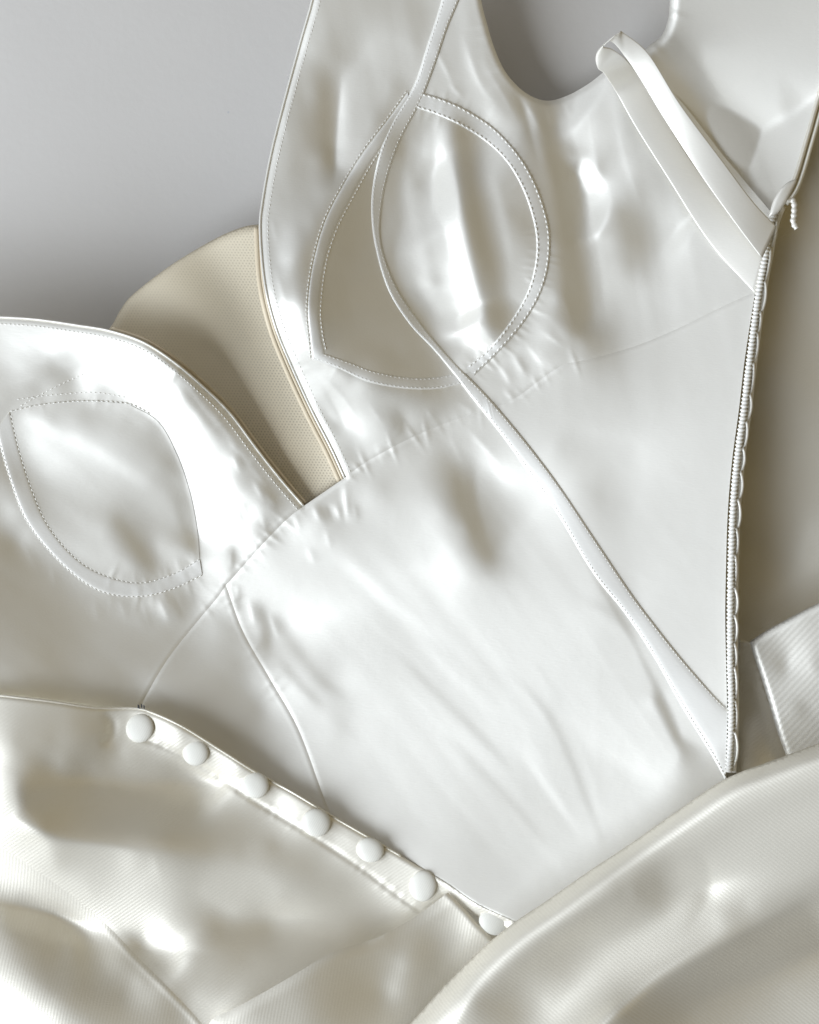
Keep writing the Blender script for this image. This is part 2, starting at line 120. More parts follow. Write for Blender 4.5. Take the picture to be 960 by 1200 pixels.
M['tape'] = satin('bias_tape', (0.79, 0.77, 0.71), 0.5, 0.25)
M['strap'] = satin('strap_satin', (0.78, 0.75, 0.67), 0.45, 0.3)
M['button'] = satin('button_satin', (0.68, 0.66, 0.585), 0.62, 0.0, twill=0.12, ang=60, pitch=0.0009)

# power net: pale tan with a lattice of small holes
m, ns, ln, b = mat('power_net'); M['net'] = m
tc = N(ns, 'ShaderNodeTexCoord'); mp = N(ns, 'ShaderNodeMapping'); mp.inputs['Rotation'].default_value = (0, 0, math.radians(28)); mp.inputs['Scale'].default_value = (740, 740, 0)
ln.new(tc.outputs['Object'], mp.inputs['Vector'])
sx = N(ns, 'ShaderNodeSeparateXYZ'); ln.new(mp.outputs[0], sx.inputs[0])
def mth(op, a, bb=None):
    n = ns.new('ShaderNodeMath'); n.operation = op
    for i, v in enumerate((a, bb)):
        if v is None: continue
        if isinstance(v, (int, float)): n.inputs[i].default_value = v
        else: ln.new(v, n.inputs[i])
    return n.outputs[0]
PI = math.pi
u = mth('MULTIPLY', sx.outputs[0], PI); v = mth('MULTIPLY', sx.outputs[1], PI * 1.15)
c1 = mth('COSINE', mth('MULTIPLY', u, 2.0)); c2 = mth('COSINE', mth('ADD', u, mth('MULTIPLY', v, 1.73))); c3 = mth('COSINE', mth('SUBTRACT', u, mth('MULTIPLY', v, 1.73)))
hx = mth('ADD', mth('ADD', c1, c2), c3)
rmp = N(ns, 'ShaderNodeMapRange'); rmp.inputs['From Min'].default_value = 0.4; rmp.inputs['From Max'].default_value = 1.7
ln.new(hx, rmp.inputs['Value'])
nz_ = N(ns, 'ShaderNodeTexNoise'); nz_.inputs['Scale'].default_value = 22; ln.new(tc.outputs['Object'], nz_.inputs['Vector'])
gr = N(ns, 'ShaderNodeMapRange'); gr.inputs['From Min'].default_value = -0.095; gr.inputs['From Max'].default_value = -0.035; gr.inputs['To Min'].default_value = 0.25
sp_ = N(ns, 'ShaderNodeSeparateXYZ'); ln.new(tc.outputs['Object'], sp_.inputs[0]); ln.new(sp_.outputs[0], gr.inputs['Value'])
hm = mth('MULTIPLY', rmp.outputs[0], mth('MULTIPLY', mth('MULTIPLY', nz_.outputs['Fac'], 1.5), gr.outputs[0]))
mx = N(ns, 'ShaderNodeMix', data_type='RGBA'); mx.inputs['A'].default_value = (0.80, 0.715, 0.54, 1); mx.inputs['B'].default_value = (0.40, 0.335, 0.235, 1)
ln.new(hm, mx.inputs['Factor']); ln.new(mx.outputs['Result'], b.inputs['Base Color'])
b.inputs['Roughness'].default_value = 0.6
bp = N(ns, 'ShaderNodeBump'); bp.inputs['Strength'].default_value = 0.15; bp.inputs['Distance'].default_value = 0.0005; bp.invert = True
ln.new(rmp.outputs[0], bp.inputs['Height']); ln.new(bp.outputs[0], b.inputs['Normal'])

# table: painted white board, faint mottling
m, ns, ln, b = mat('pale_board'); M['table'] = m
tc = N(ns, 'ShaderNodeTexCoord'); n1 = N(ns, 'ShaderNodeTexNoise'); n1.inputs['Scale'].default_value = 14; n1.inputs['Detail'].default_value = 6
ln.new(tc.outputs['Object'], n1.inputs['Vector'])
mx = N(ns, 'ShaderNodeMix', data_type='RGBA'); mx.inputs['A'].default_value = (0.52, 0.495, 0.455, 1); mx.inputs['B'].default_value = (0.57, 0.545, 0.505, 1)
ln.new(n1.outputs['Fac'], mx.inputs['Factor'])
n2 = N(ns, 'ShaderNodeTexVoronoi'); n2.inputs['Scale'].default_value = 40; ln.new(tc.outputs['Object'], n2.inputs['Vector'])
sp = N(ns, 'ShaderNodeMapRange'); sp.inputs['From Min'].default_value = 0.012; sp.inputs['From Max'].default_value = 0.03; ln.new(n2.outputs['Distance'], sp.inputs['Value'])
mx2 = N(ns, 'ShaderNodeMix', data_type='RGBA'); mx2.inputs['A'].default_value = (0.45, 0.45, 0.45, 1)
ln.new(sp.outputs[0], mx2.inputs['Factor']); ln.new(mx.outputs['Result'], mx2.inputs['B']); ln.new(mx2.outputs['Result'], b.inputs['Base Color'])
b.inputs['Roughness'].default_value = 0.55
n3 = N(ns, 'ShaderNodeTexNoise'); n3.inputs['Scale'].default_value = 300; n3.inputs['Detail'].default_value = 4; ln.new(tc.outputs['Object'], n3.inputs['Vector'])
bp = N(ns, 'ShaderNodeBump'); bp.inputs['Strength'].default_value = 0.16; bp.inputs['Distance'].default_value = 0.0005
ln.new(n3.outputs['Fac'], bp.inputs['Height']); ln.new(bp.outputs[0], b.inputs['Normal'])

# ------------------------------------------------------------------ helpers
MM = 0.001
def P(px, py, z):
    """point at height z (mm) on the sight line of photograph pixel (px, py)"""
    f = 1 - z * MM / HC
    return ((px - 480) * S * f, (600 - py) * S * f, z * MM)
def spline(pts, step=3.0):
    p = np.array(pts, float)
    if len(p) == 2:
        n = max(2, int(np.hypot(*(p[1] - p[0])) / step) + 1)
        t = np.linspace(0, 1, n)[:, None]; return p[0] + (p[1] - p[0]) * t
    q = np.vstack([2 * p[0] - p[1], p, 2 * p[-1] - p[-2]])
    out = []
    for i in range(1, len(q) - 2):
        n = max(2, int(round(np.hypot(*(q[i + 1] - q[i])[:2]) / step)))
        t = np.arange(n)[:, None] / n
        a, b_, c, d = q[i - 1], q[i], q[i + 1], q[i + 2]
        out.append(0.5 * (2 * b_ + (c - a) * t + (2 * a - 5 * b_ + 4 * c - d) * t ** 2 + (3 * b_ - a - 3 * c + d) * t ** 3))
    out.append(p[-1:]); return np.vstack(out)
def resample(c, step):
    s = np.r_[0, np.cumsum(np.hypot(*np.diff(c[:, :2], axis=0).T))]
    n = max(2, int(s[-1] / step) + 1); t = np.linspace(0, s[-1], n)
    return np.stack([np.interp(t, s, c[:, k]) for k in range(c.shape[1])], 1)
def dist(X, Y, c, signed=False, along=False):
    """distance of points to polyline c; signed: positive on the right-hand side as drawn (y down)"""
    X = np.asarray(X, float); sh = X.shape; x = X.ravel(); y = np.asarray(Y, float).ravel()
    best = np.full(x.shape, 1e9); sg = np.ones(x.shape); al = np.zeros(x.shape); s = 0
    for (ax, ay), (bx_, by) in zip(c[:-1, :2], c[1:, :2]):
        dx, dy = bx_ - ax, by - ay; L2 = dx * dx + dy * dy + 1e-9
        t = np.clip(((x - ax) * dx + (y - ay) * dy) / L2, 0, 1)
        ex, ey = x - ax - t * dx, y - ay - t * dy
        d = ex * ex + ey * ey; mk = d < best
        best[mk] = d[mk]
        if signed: sg[mk] = np.sign(dx * ey - dy * ex)[mk]
        if along: al[mk] = (s + t * math.sqrt(L2))[mk]
        s += math.sqrt(L2)
    r = np.sqrt(best) * (sg if signed else 1)
    if along: return r.reshape(sh), al.reshape(sh), s
    return r.reshape(sh)
def inside(x, y, poly):
    r = np.zeros(x.shape, bool); n = len(poly); j = n - 1
    for i in range(n):
        xi, yi = poly[i]; xj, yj = poly[j]
        if yi != yj:
            c = ((yi > y) != (yj > y)) & (x < (xj - xi) * (y - yi) / (yj - yi) + xi)
            r ^= c
        j = i
    return r
RMAP = {
'lining': np.array(RL, float).reshape(17, 17),
'outer': np.array(RO, float).reshape(17, 17)}
def blur(a, s):
    ky = np.fft.fftfreq(a.shape[0])[:, None]; kx = np.fft.rfftfreq(a.shape[1])[None]
    return np.fft.irfft2(np.fft.rfft2(a) * np.exp(-2 * (math.pi * s) ** 2 * (kx * kx + ky * ky)), a.shape)
class Field:
    """height of one layer of cloth over the table, in mm, on a grid of photograph pixels"""
    def __init__(f, box, base, step=3):
        f.x0, f.y0, f.x1, f.y1 = box; f.st = step
        f.gx = np.arange(f.x0, f.x1 + 1, step, dtype=float); f.gy = np.arange(f.y0, f.y1 + 1, step, dtype=float)
        f.X, f.Y = np.meshgrid(f.gx, f.gy); f.z = np.full(f.X.shape, float(base))
    def folds(f, samples, strokes, rmap, wl=6000, smooth=1.6, iters=140, gain=1.0, deep=1.2, low=0.75, flat=205, cross=0.16, smax=0.31):
        """lay the cloth in folds whose facing to the windows follows the samples"""
        s = np.array(samples, float); xy = s[:, :2]; v = s[:, 2]; mu = v.mean()
        D = np.hypot(xy[:, None, 0] - xy[None, :, 0], xy[:, None, 1] - xy[None, :, 1])
        w = np.linalg.solve(-D - 3.0 * np.eye(len(s)), v - mu)
        T = np.full(f.X.size, mu); xf, yf = f.X.ravel(), f.Y.ravel()
        for (a, b_), k in zip(xy, w): T -= k * np.sqrt((xf - a) ** 2 + (yf - b_) ** 2)
        T = blur(np.clip(T.reshape(f.X.shape), 80, 262), 0.9)
        for kind, pts, wd, dl in strokes:
            c = spline(pts, 8)
            if kind == 'line':
                d, al, L = dist(f.X, f.Y, c, along=True); T += dl * np.exp(-(d / wd) ** 2) * np.clip(np.minimum(al, L - al) / (0.25 * L) + 0.1, 0, 1)
            else:
                d, al, L = dist(f.X, f.Y, c, signed=True, along=True)
                T += dl * np.tanh(d / 2.0) * np.exp(-np.abs(d) / wd) * np.clip(np.minimum(al, L - al) / (0.2 * L) + 0.05, 0, 1)
        f.T = T; Tb = blur(np.pad(T, 60, mode='edge'), 75 / f.st)[60:-60, 60:-60]; T = T - (1 - low) * (Tb - flat); T = flat + (T - flat) * deep; T += 0.35 * (T - blur(np.pad(T, 60, mode='edge'), 14 / f.st)[60:-60, 60:-60]); T = np.where(T < 135, 135 - (135 - T) * 0.6, T); T = np.clip(T, 92, 236)
        pad = 40; T = np.pad(T, pad, mode='edge'); q0, p0 = np.gradient(np.pad(f.z, pad, mode='edge') / (0.4 * f.st)); R = RMAP[rmap]
        h, w_ = T.shape; ky = 2 * math.pi * np.fft.fftfreq(h)[:, None]; kx = 2 * math.pi * np.fft.rfftfreq(w_)[None]
        k2 = kx * kx + ky * ky; k0 = 2 * math.pi / (wl / f.st)
        rp = np.minimum(np.arange(h), np.arange(h)[::-1])[:, None]; cp = np.minimum(np.arange(w_), np.arange(w_)[::-1])[None]
        edge = np.clip(np.minimum(rp, cp) / pad, 0, 1); leak = 1 / (k2 + k0 * k0)
        p = np.zeros_like(T); q = np.zeros_like(T); UX, UY = 0.90, -0.436   # the way a slope must rise to face the window
        for _ in range(2): R = (R + np.vstack([R[:1], R[:-1]]) + np.vstack([R[1:], R[-1:]]) + np.hstack([R[:, :1], R[:, :-1]]) + np.hstack([R[:, 1:], R[:, -1:]])) / 5
        def look(A, p, q):
            a = np.clip((q + 1.2) / .15, 0, 15.999); b_ = np.clip((p + 1.2) / .15, 0, 15.999); i = a.astype(int); j = b_.astype(int); a -= i; b_ -= j
            return A[i, j] * (1 - a) * (1 - b_) + A[i, j + 1] * (1 - a) * b_ + A[i + 1, j] * a * (1 - b_) + A[i + 1, j + 1] * a * b_
        R = (R + np.vstack([R[:1], R[:-1]]) + np.vstack([R[1:], R[-1:]]) + np.hstack([R[:, :1], R[:, :-1]]) + np.hstack([R[:, 1:], R[:, -1:]])) / 5
        Rq_, Rp_ = np.gradient(R, .15)
        for it in range(iters):
            P_, Q_ = p + p0, -q - q0; e = (T - look(R, P_, Q_)) * edge; a = look(Rp_, P_, Q_); b_ = -look(Rq_, P_, Q_)
            g = 0.8 * e / (a * a + b_ * b_ + 70 ** 2)
            p2 = np.clip(p + g * a, -1.2, 1.2); q2 = np.clip(q + g * b_, -1.2, 1.2)
            cr = cross * (-p2 * UY + q2 * UX); p2 += cr * UY; q2 -= cr * UX
            d = np.minimum((p2 + p0) * UX + (q2 + q0) * UY, smax) - (p2 + p0) * UX - (q2 + q0) * UY; p2 += d * UX; q2 += d * UY
            filt = leak * np.exp(-k2 * ((smooth + 9 * (1 - it / iters) ** 2) / f.st) ** 2 / 2)
            Z = (-1j * kx * np.fft.rfft2(p2) - 1j * ky * np.fft.rfft2(q2)) * filt
            p = np.fft.irfft2(1j * kx * Z, T.shape); q = np.fft.irfft2(1j * ky * Z, T.shape)
        z = np.fft.irfft2(Z, T.shape)[pad:-pad, pad:-pad] * f.st * 0.4 * gain
        f.err = np.abs(e[pad:-pad, pad:-pad]).mean(); f.z += z; f.rng = (z.min(), z.max())
    def line(f, pts, wd, mm, taper=True):
        c = spline(pts, 6); m_ = (f.X > c[:, 0].min() - 4 * wd) & (f.X < c[:, 0].max() + 4 * wd) & (f.Y > c[:, 1].min() - 4 * wd) & (f.Y < c[:, 1].max() + 4 * wd)
        d, al, L = dist(f.X[m_], f.Y[m_], c, along=True)
        f.z[m_] += mm * np.exp(-(d / wd) ** 2) * (np.clip(np.minimum(al, L - al) / (0.2 * L) + 0.05, 0, 1) if taper else 1)
    def pucker(f, pts, lam, mm, wd, shift=0.0):
        """short gathers across a row of stitches"""
        c = spline(pts, 6); m_ = (f.X > c[:, 0].min() - 3 * wd) & (f.X < c[:, 0].max() + 3 * wd) & (f.Y > c[:, 1].min() - 3 * wd) & (f.Y < c[:, 1].max() + 3 * wd)
        d, al, L = dist(f.X[m_], f.Y[m_], c, signed=True, along=True)
        n = int(L / lam) + 4; a = rng.uniform(0, 1, n) ** 1.5; ph = rng.uniform(-.35, .35, n); ww = rng.uniform(.5, 1.3, n)
        s = al / lam + 0.25 * np.sin(al / 37.0); i = np.clip(s.astype(int), 0, n - 1); t = s - i - 0.5 - ph[i] * 0.6 - 0.012 * d * np.sign(ph[i]); sw = np.where((t > 0) == (ph[i] > 0), 0.11, 0.27)
        f.z[m_] += mm * a[i] * np.exp(-(t / sw) ** 2) * np.exp(-((d - shift) / (wd * ww[i])) ** 2)
    def refine(f, k):
        """same heights on a k times finer grid"""
        X0, Y0 = f.gx, f.gy; st = f.st / k
        gx = np.arange(X0[0], X0[-1] + 1e-6, st); gy = np.arange(Y0[0], Y0[-1] + 1e-6, st)
        def cub(A, n):   # Catmull-Rom along axis 0
            t = np.arange(n) / k; i = np.minimum(t.astype(int), len(A) - 2); u = (t - i)[:, None]
            g = lambda j: A[np.clip(j, 0, len(A) - 1)]
            a, b_, c, d = g(i - 1), g(i), g(i + 1), g(i + 2)
            return 0.5 * (2 * b_ + (c - a) * u + (2 * a - 5 * b_ + 4 * c - d) * u ** 2 + (3 * b_ - a - 3 * c + d) * u ** 3)
        f.z = cub(cub(f.z, len(gy)).T.copy(), len(gx)).T.copy()
        f.gx, f.gy, f.st = gx, gy, st; f.X, f.Y = np.meshgrid(gx, gy)
    def crease(f, pts, mm, wr, wl):
        """a sharp crease, wr wide on the right-hand side as drawn and wl on the left"""
        c = spline(pts, 4); R_ = 4 * max(wr, wl); m_ = (f.X > c[:, 0].min() - R_) & (f.X < c[:, 0].max() + R_) & (f.Y > c[:, 1].min() - R_) & (f.Y < c[:, 1].max() + R_)
        if not m_.any(): return
        d, al, L = dist(f.X[m_], f.Y[m_], c, signed=True, along=True)
        w = np.where(d > 0, wr, wl); e = np.sqrt((d / w) ** 2 + 0.05) - 0.22
        f.z[m_] += mm * np.exp(-e * 1.4) * np.clip(np.minimum(al + 0.3 * wr, L - al + 0.3 * wr) / (0.4 * L), 0, 1) ** 1.2
    def at(f, x, y):
        a = np.clip((np.asarray(y, float) - f.y0) / f.st, 0, len(f.gy) - 1.001); b_ = np.clip((np.asarray(x, float) - f.x0) / f.st, 0, len(f.gx) - 1.001)
        i = a.astype(int); j = b_.astype(int); a = a - i; b_ = b_ - j; A = f.z
        return A[i, j] * (1 - a) * (1 - b_) + A[i, j + 1] * (1 - a) * b_ + A[i + 1, j] * a * (1 - b_) + A[i + 1, j + 1] * a * b_

def link(name, verts, faces, m, parent=None, smooth=True):
    me = bpy.data.meshes.new(name); me.from_pydata([tuple(v) for v in verts], [], faces); me.update()
    if smooth: me.shade_smooth()
    me.materials.append(m)
    o = bpy.data.objects.new(name, me); COL.objects.link(o)
    if parent: o.parent = parent
    return o
def part_props(o, label=None, kind=None):
    if label: o['label'] = label
    if kind: o['kind'] = kind
    return o
def patch(name, segs, f, m, parent, step=3.0, lift=0.0, thick=0.6, rolls=(), rollall=None):
    """one piece of cloth: outline of joined curves, filled, on layer f. rolls: (curve, width px, drop mm)"""
    o_ = []
    for s in segs:
        c = spline(s, step * 1.2)
        if o_ and np.hypot(*(o_[-1] - c[0])) < 0.5: c = c[1:]
        o_.extend(c)
    if np.hypot(*(o_[0] - o_[-1])) < 0.5: o_.pop()
    poly = np.array(o_)
    x0, y0 = poly.min(0); x1, y1 = poly.max(0)
    r3 = step * 0.866
    gy = np.arange(y0, y1, r3); gx = np.arange(x0, x1, step); X, Y = np.meshgrid(gx, gy); X[1::2] += step / 2
    X, Y = X.ravel(), Y.ravel(); k = inside(X, Y, poly); X, Y = X[k], Y[k]
    cl = np.vstack([poly, poly[:1]]); d = dist(X, Y, cl); k = d > step * 0.55; X, Y = X[k], Y[k]
    n = len(poly)
    co = [Vector(v) for v in np.vstack([poly, np.stack([X, Y], 1)])]
    vs, _, fs, *_ = delaunay_2d_cdt(co, [(i, (i + 1) % n) for i in range(n)], [], 1, 1e-5)
    V = np.array([tuple(v) for v in vs]); z = f.at(V[:, 0], V[:, 1]) + lift
    for cv, wd, dr in rolls:
        dd = dist(V[:, 0], V[:, 1], spline(cv, 6)); z -= dr * np.clip(1 - dd / wd, 0, 1) ** 2
    if rollall:
        dd = dist(V[:, 0], V[:, 1], cl); z -= rollall[1] * np.clip(1 - dd / rollall[0], 0, 1) ** 2
    # keep faces whose centre lies inside, facing up
    F = [tuple(t) for t in fs]
    C_ = np.array([V[list(t)].mean(0) for t in F]); ok = inside(C_[:, 0], C_[:, 1], poly)
    out = []
    for t, k in zip(F, ok):
        if not k: continue
        a, b_, c = V[t[0]], V[t[1]], V[t[2]]
        cr = (b_[0] - a[0]) * (c[1] - a[1]) - (b_[1] - a[1]) * (c[0] - a[0])
        out.append(t if cr < 0 else t[::-1])
    o = link(name, [P(a, b_, c) for (a, b_), c in zip(V, z)], out, m, parent)
    if thick:
        so = o.modifiers.new('thickness', 'SOLIDIFY'); so.thickness = thick * MM; so.offset = -1
    return o
def sweep(paths, prof_n=8):
    """verts, faces of tubes; each path: (pts3 world array, radii array (a across, b up))"""
    V, F = [], []
    for pts, ra in paths:
        pts = np.asarray(pts, float); n = len(pts); base = len(V)
        t = np.gradient(pts, axis=0); t /= np.linalg.norm(t, axis=1)[:, None] + 1e-12
        up = np.array([0, 0, 1.0])
        for i in range(n):
            s = np.cross(t[i], up); l = np.linalg.norm(s); s = s / l if l > 1e-6 else np.array([1.0, 0, 0]); w = np.cross(s, t[i])
            a, b_ = ra[i]
            for k in range(prof_n):
                an = 2 * math.pi * k / prof_n; V.append(pts[i] + s * a * math.cos(an) + w * b_ * math.sin(an))
        for i in range(n - 1):
            for k in range(prof_n):
                k2 = (k + 1) % prof_n; a = base + i * prof_n
                F.append((a + k, a + prof_n + k, a + prof_n + k2, a + k2))
        F.append(tuple(base + k for k in range(prof_n))); F.append(tuple(base + (n - 1) * prof_n + k for k in reversed(range(prof_n))))
    return V, F
def path3(c, f, dz):
    return np.array([P(x, y, z) for (x, y), z in zip(c, f.at(c[:, 0], c[:, 1]) + dz)])
def piping(name, pts, f, r, m, parent, dz=0.0, step=4, flat=1.0):
    c = resample(spline(pts, 2), step); w = path3(c, f, dz); ra = np.tile([r * S, r * S * flat], (len(c), 1))
    V, F = sweep([(w, ra)]); return link(name, V, F, m, parent)
def offset(c, d):
    t = np.gradient(c, axis=0); t /= np.linalg.norm(t, axis=1)[:, None] + 1e-9
    return c + np.stack([-t[:, 1], t[:, 0]], 1) * d
def stitches(curves, f, parent, dz=0.3, pitch=5.2, ln_=3.4, r=0.75, m=None, zig=0.0):
    paths = []
    for cv in curves:
        c = resample(spline(cv, 2), pitch / 4)
        for i in range(0, len(c) - 3, 4):
            a, b_ = c[i], c[i] + (c[i + 3] - c[i]) * (ln_ / pitch) * 1.33
            if zig:
                nrm = np.array([-(b_ - a)[1], (b_ - a)[0]]) / (np.hypot(*(b_ - a)) + 1e-9); a = a - nrm * zig; b_ = b_ + nrm * zig
            seg = np.array([a, a * .7 + b_ * .3, a * .3 + b_ * .7, b_]); z = f.at(seg[:, 0], seg[:, 1]) + dz + np.array([-.25, .05, .05, -.25])
            w = np.array([P(x, y, zz) for (x, y), zz in zip(seg, z)]); rr = r * S * rng.uniform(.85, 1.15)
            paths.append((w, np.array([[.4, .4], [1, 1], [1, 1], [.4, .4]]) * rr))
    V, F = sweep(paths, 5); o = link('stitching', V, F, m or M['thread'], parent); o['kind'] = 'stuff'; return o
def ribbon(name, left, right, f, m, parent, h=0.8, dz=0.15, nx=8):
    """a flat tape between two edges, lying on layer f, with rounded edges"""
    n = max(len(spline(left, 3)), len(spline(right, 3)))
    def rs(pts):
        c = spline(pts, 2); s = np.r_[0, np.cumsum(np.hypot(*np.diff(c, axis=0).T))]; t = np.linspace(0, s[-1], n); return np.stack([np.interp(t, s, c[:, k]) for k in (0, 1)], 1)
    A, B = rs(left), rs(right); V, F = [], []
    us = [0, 0.02, .1, .22, .4, .6, .78, .9, .98, 1.0]; hs = [-.5, .3, .75, .95, 1, 1, .95, .75, .3, -.5]
    for i in range(n):
        for u_, hh in zip(us, hs):
            p = A[i] + (B[i] - A[i]) * u_; V.append(P(p[0], p[1], float(f.at(p[0], p[1])) + dz + h * hh))
    K = len(us)
    for i in range(n - 1):
        for k in range(K - 1):
            a = i * K + k; F.append((a, a + 1, a + K + 1, a + K))
    v0, v1, v2 = (Vector(V[i]) for i in F[len(F) // 2 // (K - 1) * (K - 1) + 4][:3])
    if (v1 - v0).cross(v2 - v1).z < 0: F = [t[::-1] for t in F]
    return link(name, V, F, m, parent)
# ------------------------------------------------------------------ curves traced along the dress (photograph pixels)
NECK_R = [(372, -40), (366, 0), (352, 50), (333, 120), (318, 180), (308, 235), (305, 270), (310, 330), (322, 380), (340, 425), (365, 480), (388, 525), (404, 560)]
SEAM_R1 = [(404, 560), (430, 541), (480, 514), (530, 493), (575, 479)]
SEAM_R2 = [(575, 479), (605, 466), (632, 446), (660, 428), (690, 421), (740, 407), (790, 387), (845, 360), (885, 342)]
EDGE_R1 = [(885, 342), (893, 312), (901, 268), (905, 250)]
EDGE_R2 = [(885, 342), (873, 420), (866, 480), (858, 540), (853, 600), (851, 660), (850, 720), (851, 780), (852, 840), (848, 905), (840, 960)]
EDGE_TOP = [(905, 250), (916, 236), (930, 214), (945, 165), (960, 112), (985, 30), (1005, -40)]
NECK_TOP = [(560, -40), (564, 0), (570, 25), (579, 55), (593, 85), (615, 108), (640, 118), (665, 112), (690, 98), (708, 84)]
BONE_L = [(512, -40), (518, -5), (500, 55), (485, 100), (461, 140), (446, 175), (437, 215), (435, 250), (440, 290), (455, 340), (480, 380), (510, 412), (533, 440), (556, 470), (593, 517), (627, 565), (653, 602), (695, 672), (733, 720), (765, 768), (800, 830), (832, 882), (850, 915)]
BONE_R = [(548, -40), (540, -5), (525, 32), (510, 76), (493, 120), (471, 162), (456, 202), (448, 240), (446, 278), (456, 315), (473, 350), (502, 390), (532, 424), (560, 452), (583, 477), (622, 524), (658, 572), (698, 632), (738, 692), (768, 732), (800, 772), (835, 812), (853, 830)]
NECK_L = [(-300, 366), (-40, 369), (-10, 371), (40, 374), (90, 381), (130, 388), (170, 402), (205, 425), (240, 455), (270, 485), (300, 525), (330, 563), (356, 593)]
SEAM_L1 = [(356, 593), (338, 607), (314, 631), (288, 660), (265, 686)]
SEAM_L2 = [(265, 686), (255, 700), (230, 730), (195, 775), (165, 828), (150, 870)]
PRINCESS = [(265, 686), (285, 740), (318, 798), (350, 855), (378, 930), (400, 985)]
CUP_OUT = [(490, 107), (520, 116), (550, 130), (582, 152), (611, 185), (631, 222), (643, 262), (645, 292), (641, 322), (630, 352), (611, 382), (586, 411), (556, 440)]
CUP_IN = [(488, 127), (512, 135), (540, 148), (570, 167), (595, 192), (614, 226), (626, 265), (628, 298), (621, 333), (606, 364), (585, 394), (568, 412), (546, 430)]
CUP_LO = [(478, 108), (455, 140), (425, 180), (402, 218), (381, 260), (367, 310), (361, 360), (364, 400), (366, 421)]
CUP_LI = [(480, 128), (462, 152), (437, 186), (415, 225), (393, 268), (380, 310), (374, 360), (376, 390), (381, 414)]
CUP_BO = [(366, 421), (395, 431), (430, 447), (470, 455), (510, 456), (540, 450)]
CUP_BI = [(381, 414), (410, 424), (440, 435), (480, 442), (515, 441), (536, 436)]
LC_TOP = [(12, 482), (50, 474), (100, 470), (150, 473), (178, 486)]
LC_CRES = [(150, 473), (185, 494), (207, 532), (222, 575), (231, 620), (234, 655)]
LC_BOT = [(234, 655), (205, 672), (165, 683), (125, 675), (90, 655), (58, 618), (38, 575), (22, 525), (12, 482)]
LC_BOT2 = [(237, 674), (203, 690), (165, 699), (128, 696), (98, 682), (62, 650), (30, 608), (10, 555), (-4, 505)]
PLACK = [(-40, 812), (-10, 814), (60, 822), (110, 829), (158, 830), (178, 835), (215, 852), (260, 880), (300, 905), (345, 930), (390, 957), (430, 980), (470, 1003), (520, 1033), (560, 1060), (612, 1084)]
PLACK_ST = [(168, 866), (190, 874), (235, 897), (270, 920), (300, 940), (360, 976), (420, 1015), (470, 1052), (497, 1070)]
LFOLD = [(-40, 962), (-10, 985), (60, 1032), (118, 1077), (160, 1120), (200, 1160), (236, 1199), (262, 1240)]
BPIECE = [(262, 1240), (246, 1203), (254, 1191), (270, 1184), (300, 1168), (340, 1145), (390, 1116), (430, 1103), (452, 1094), (490, 1072), (525, 1046)]
BPIECE2 = [(525, 1046), (545, 1066), (560, 1083), (578, 1101), (600, 1125)]
BIG = [(400, 1290), (440, 1240), (480, 1200), (520, 1156), (560, 1116), (600, 1083), (640, 1056), (690, 1021), (740, 988), (800, 946), (850, 913), (900, 893), (960, 871), (1000, 858)]
NETTOP = [(120, 395), (132, 380), (142, 362), (157, 344), (200, 311), (250, 281), (285, 266), (312, 262)]

# how light each spot of the cloth lies towards the windows: (x, y, tone)
S_LIN, S_OUT, S_PLK, S_BIG, S_FLP = SETS
_pl = np.array(PLACK)
S_LIN = [p for p in S_LIN if not (p[0] > 150 and p[1] > 840 and np.interp(p[0], _pl[:, 0], _pl[:, 1]) - p[1] < 60 and p[0] < 600)]   # in the shade of the placket: light, not facing

# ------------------------------------------------------------------ table
def sheet(name, half, z, m):
    return link(name, [(-half, -half, z), (half, -half, z), (half, half, z), (-half, half, z)], [(0, 1, 2, 3)], m, smooth=False)
tb = sheet('tabletop', 1.2, 0, M['table']); tb['kind'] = 'structure'

dress = bpy.data.objects.new('wedding_dress', None); COL.objects.link(dress)
dress['label'] = 'ivory satin wedding dress laid open to its lining on a pale tabletop'
dress['category'] = 'dress'

# ------------------------------------------------------------------ outer satin at the right and the net insert
f0 = Field((780, -60, 1020, 960), 8)
f0.folds(S_OUT, [], 'outer', wl=500, deep=0.8, low=0.2)
f0.z += (3 - f0.z.min()) if f0.z.min() < 3 else 0
patch('outer_bodice', [[(860, 225), (870, 120), (900, -45)], [(900, -45), (1015, -45)], [(1015, -45), (1015, 955)], [(1015, 955), (820, 955)], [(820, 955), (825, 600), (860, 225)]], f0, M['outer'], dress, step=3.5)
fm = Field((90, 230, 440, 620), 27); fm.z -= 7 * np.clip((fm.Y - 400) / 180, 0, 1)
fm.z += 5 * np.exp(-((fm.X - 215) / 70) ** 2 - ((fm.Y - 350) / 60) ** 2) + 2.2 * np.exp(-(dist(fm.X, fm.Y, spline([(180, 330), (260, 400), (340, 520)], 8)) / 38) ** 2) - 1.5 * np.exp(-(dist(fm.X, fm.Y, spline([(240, 290), (310, 400), (370, 540)], 8)) / 30) ** 2)
net = patch('net_insert', [NETTOP, [(312, 262), (345, 300), (360, 400), (425, 548)], [(425, 548), (402, 568), (358, 600)], [(358, 600), (330, 615)], [(330, 615), (250, 530), (170, 455), (120, 395)]], fm, M['net'], dress, thick=0.5, rollall=(10, 3))
fm2 = Field((90, 230, 440, 620), 13)

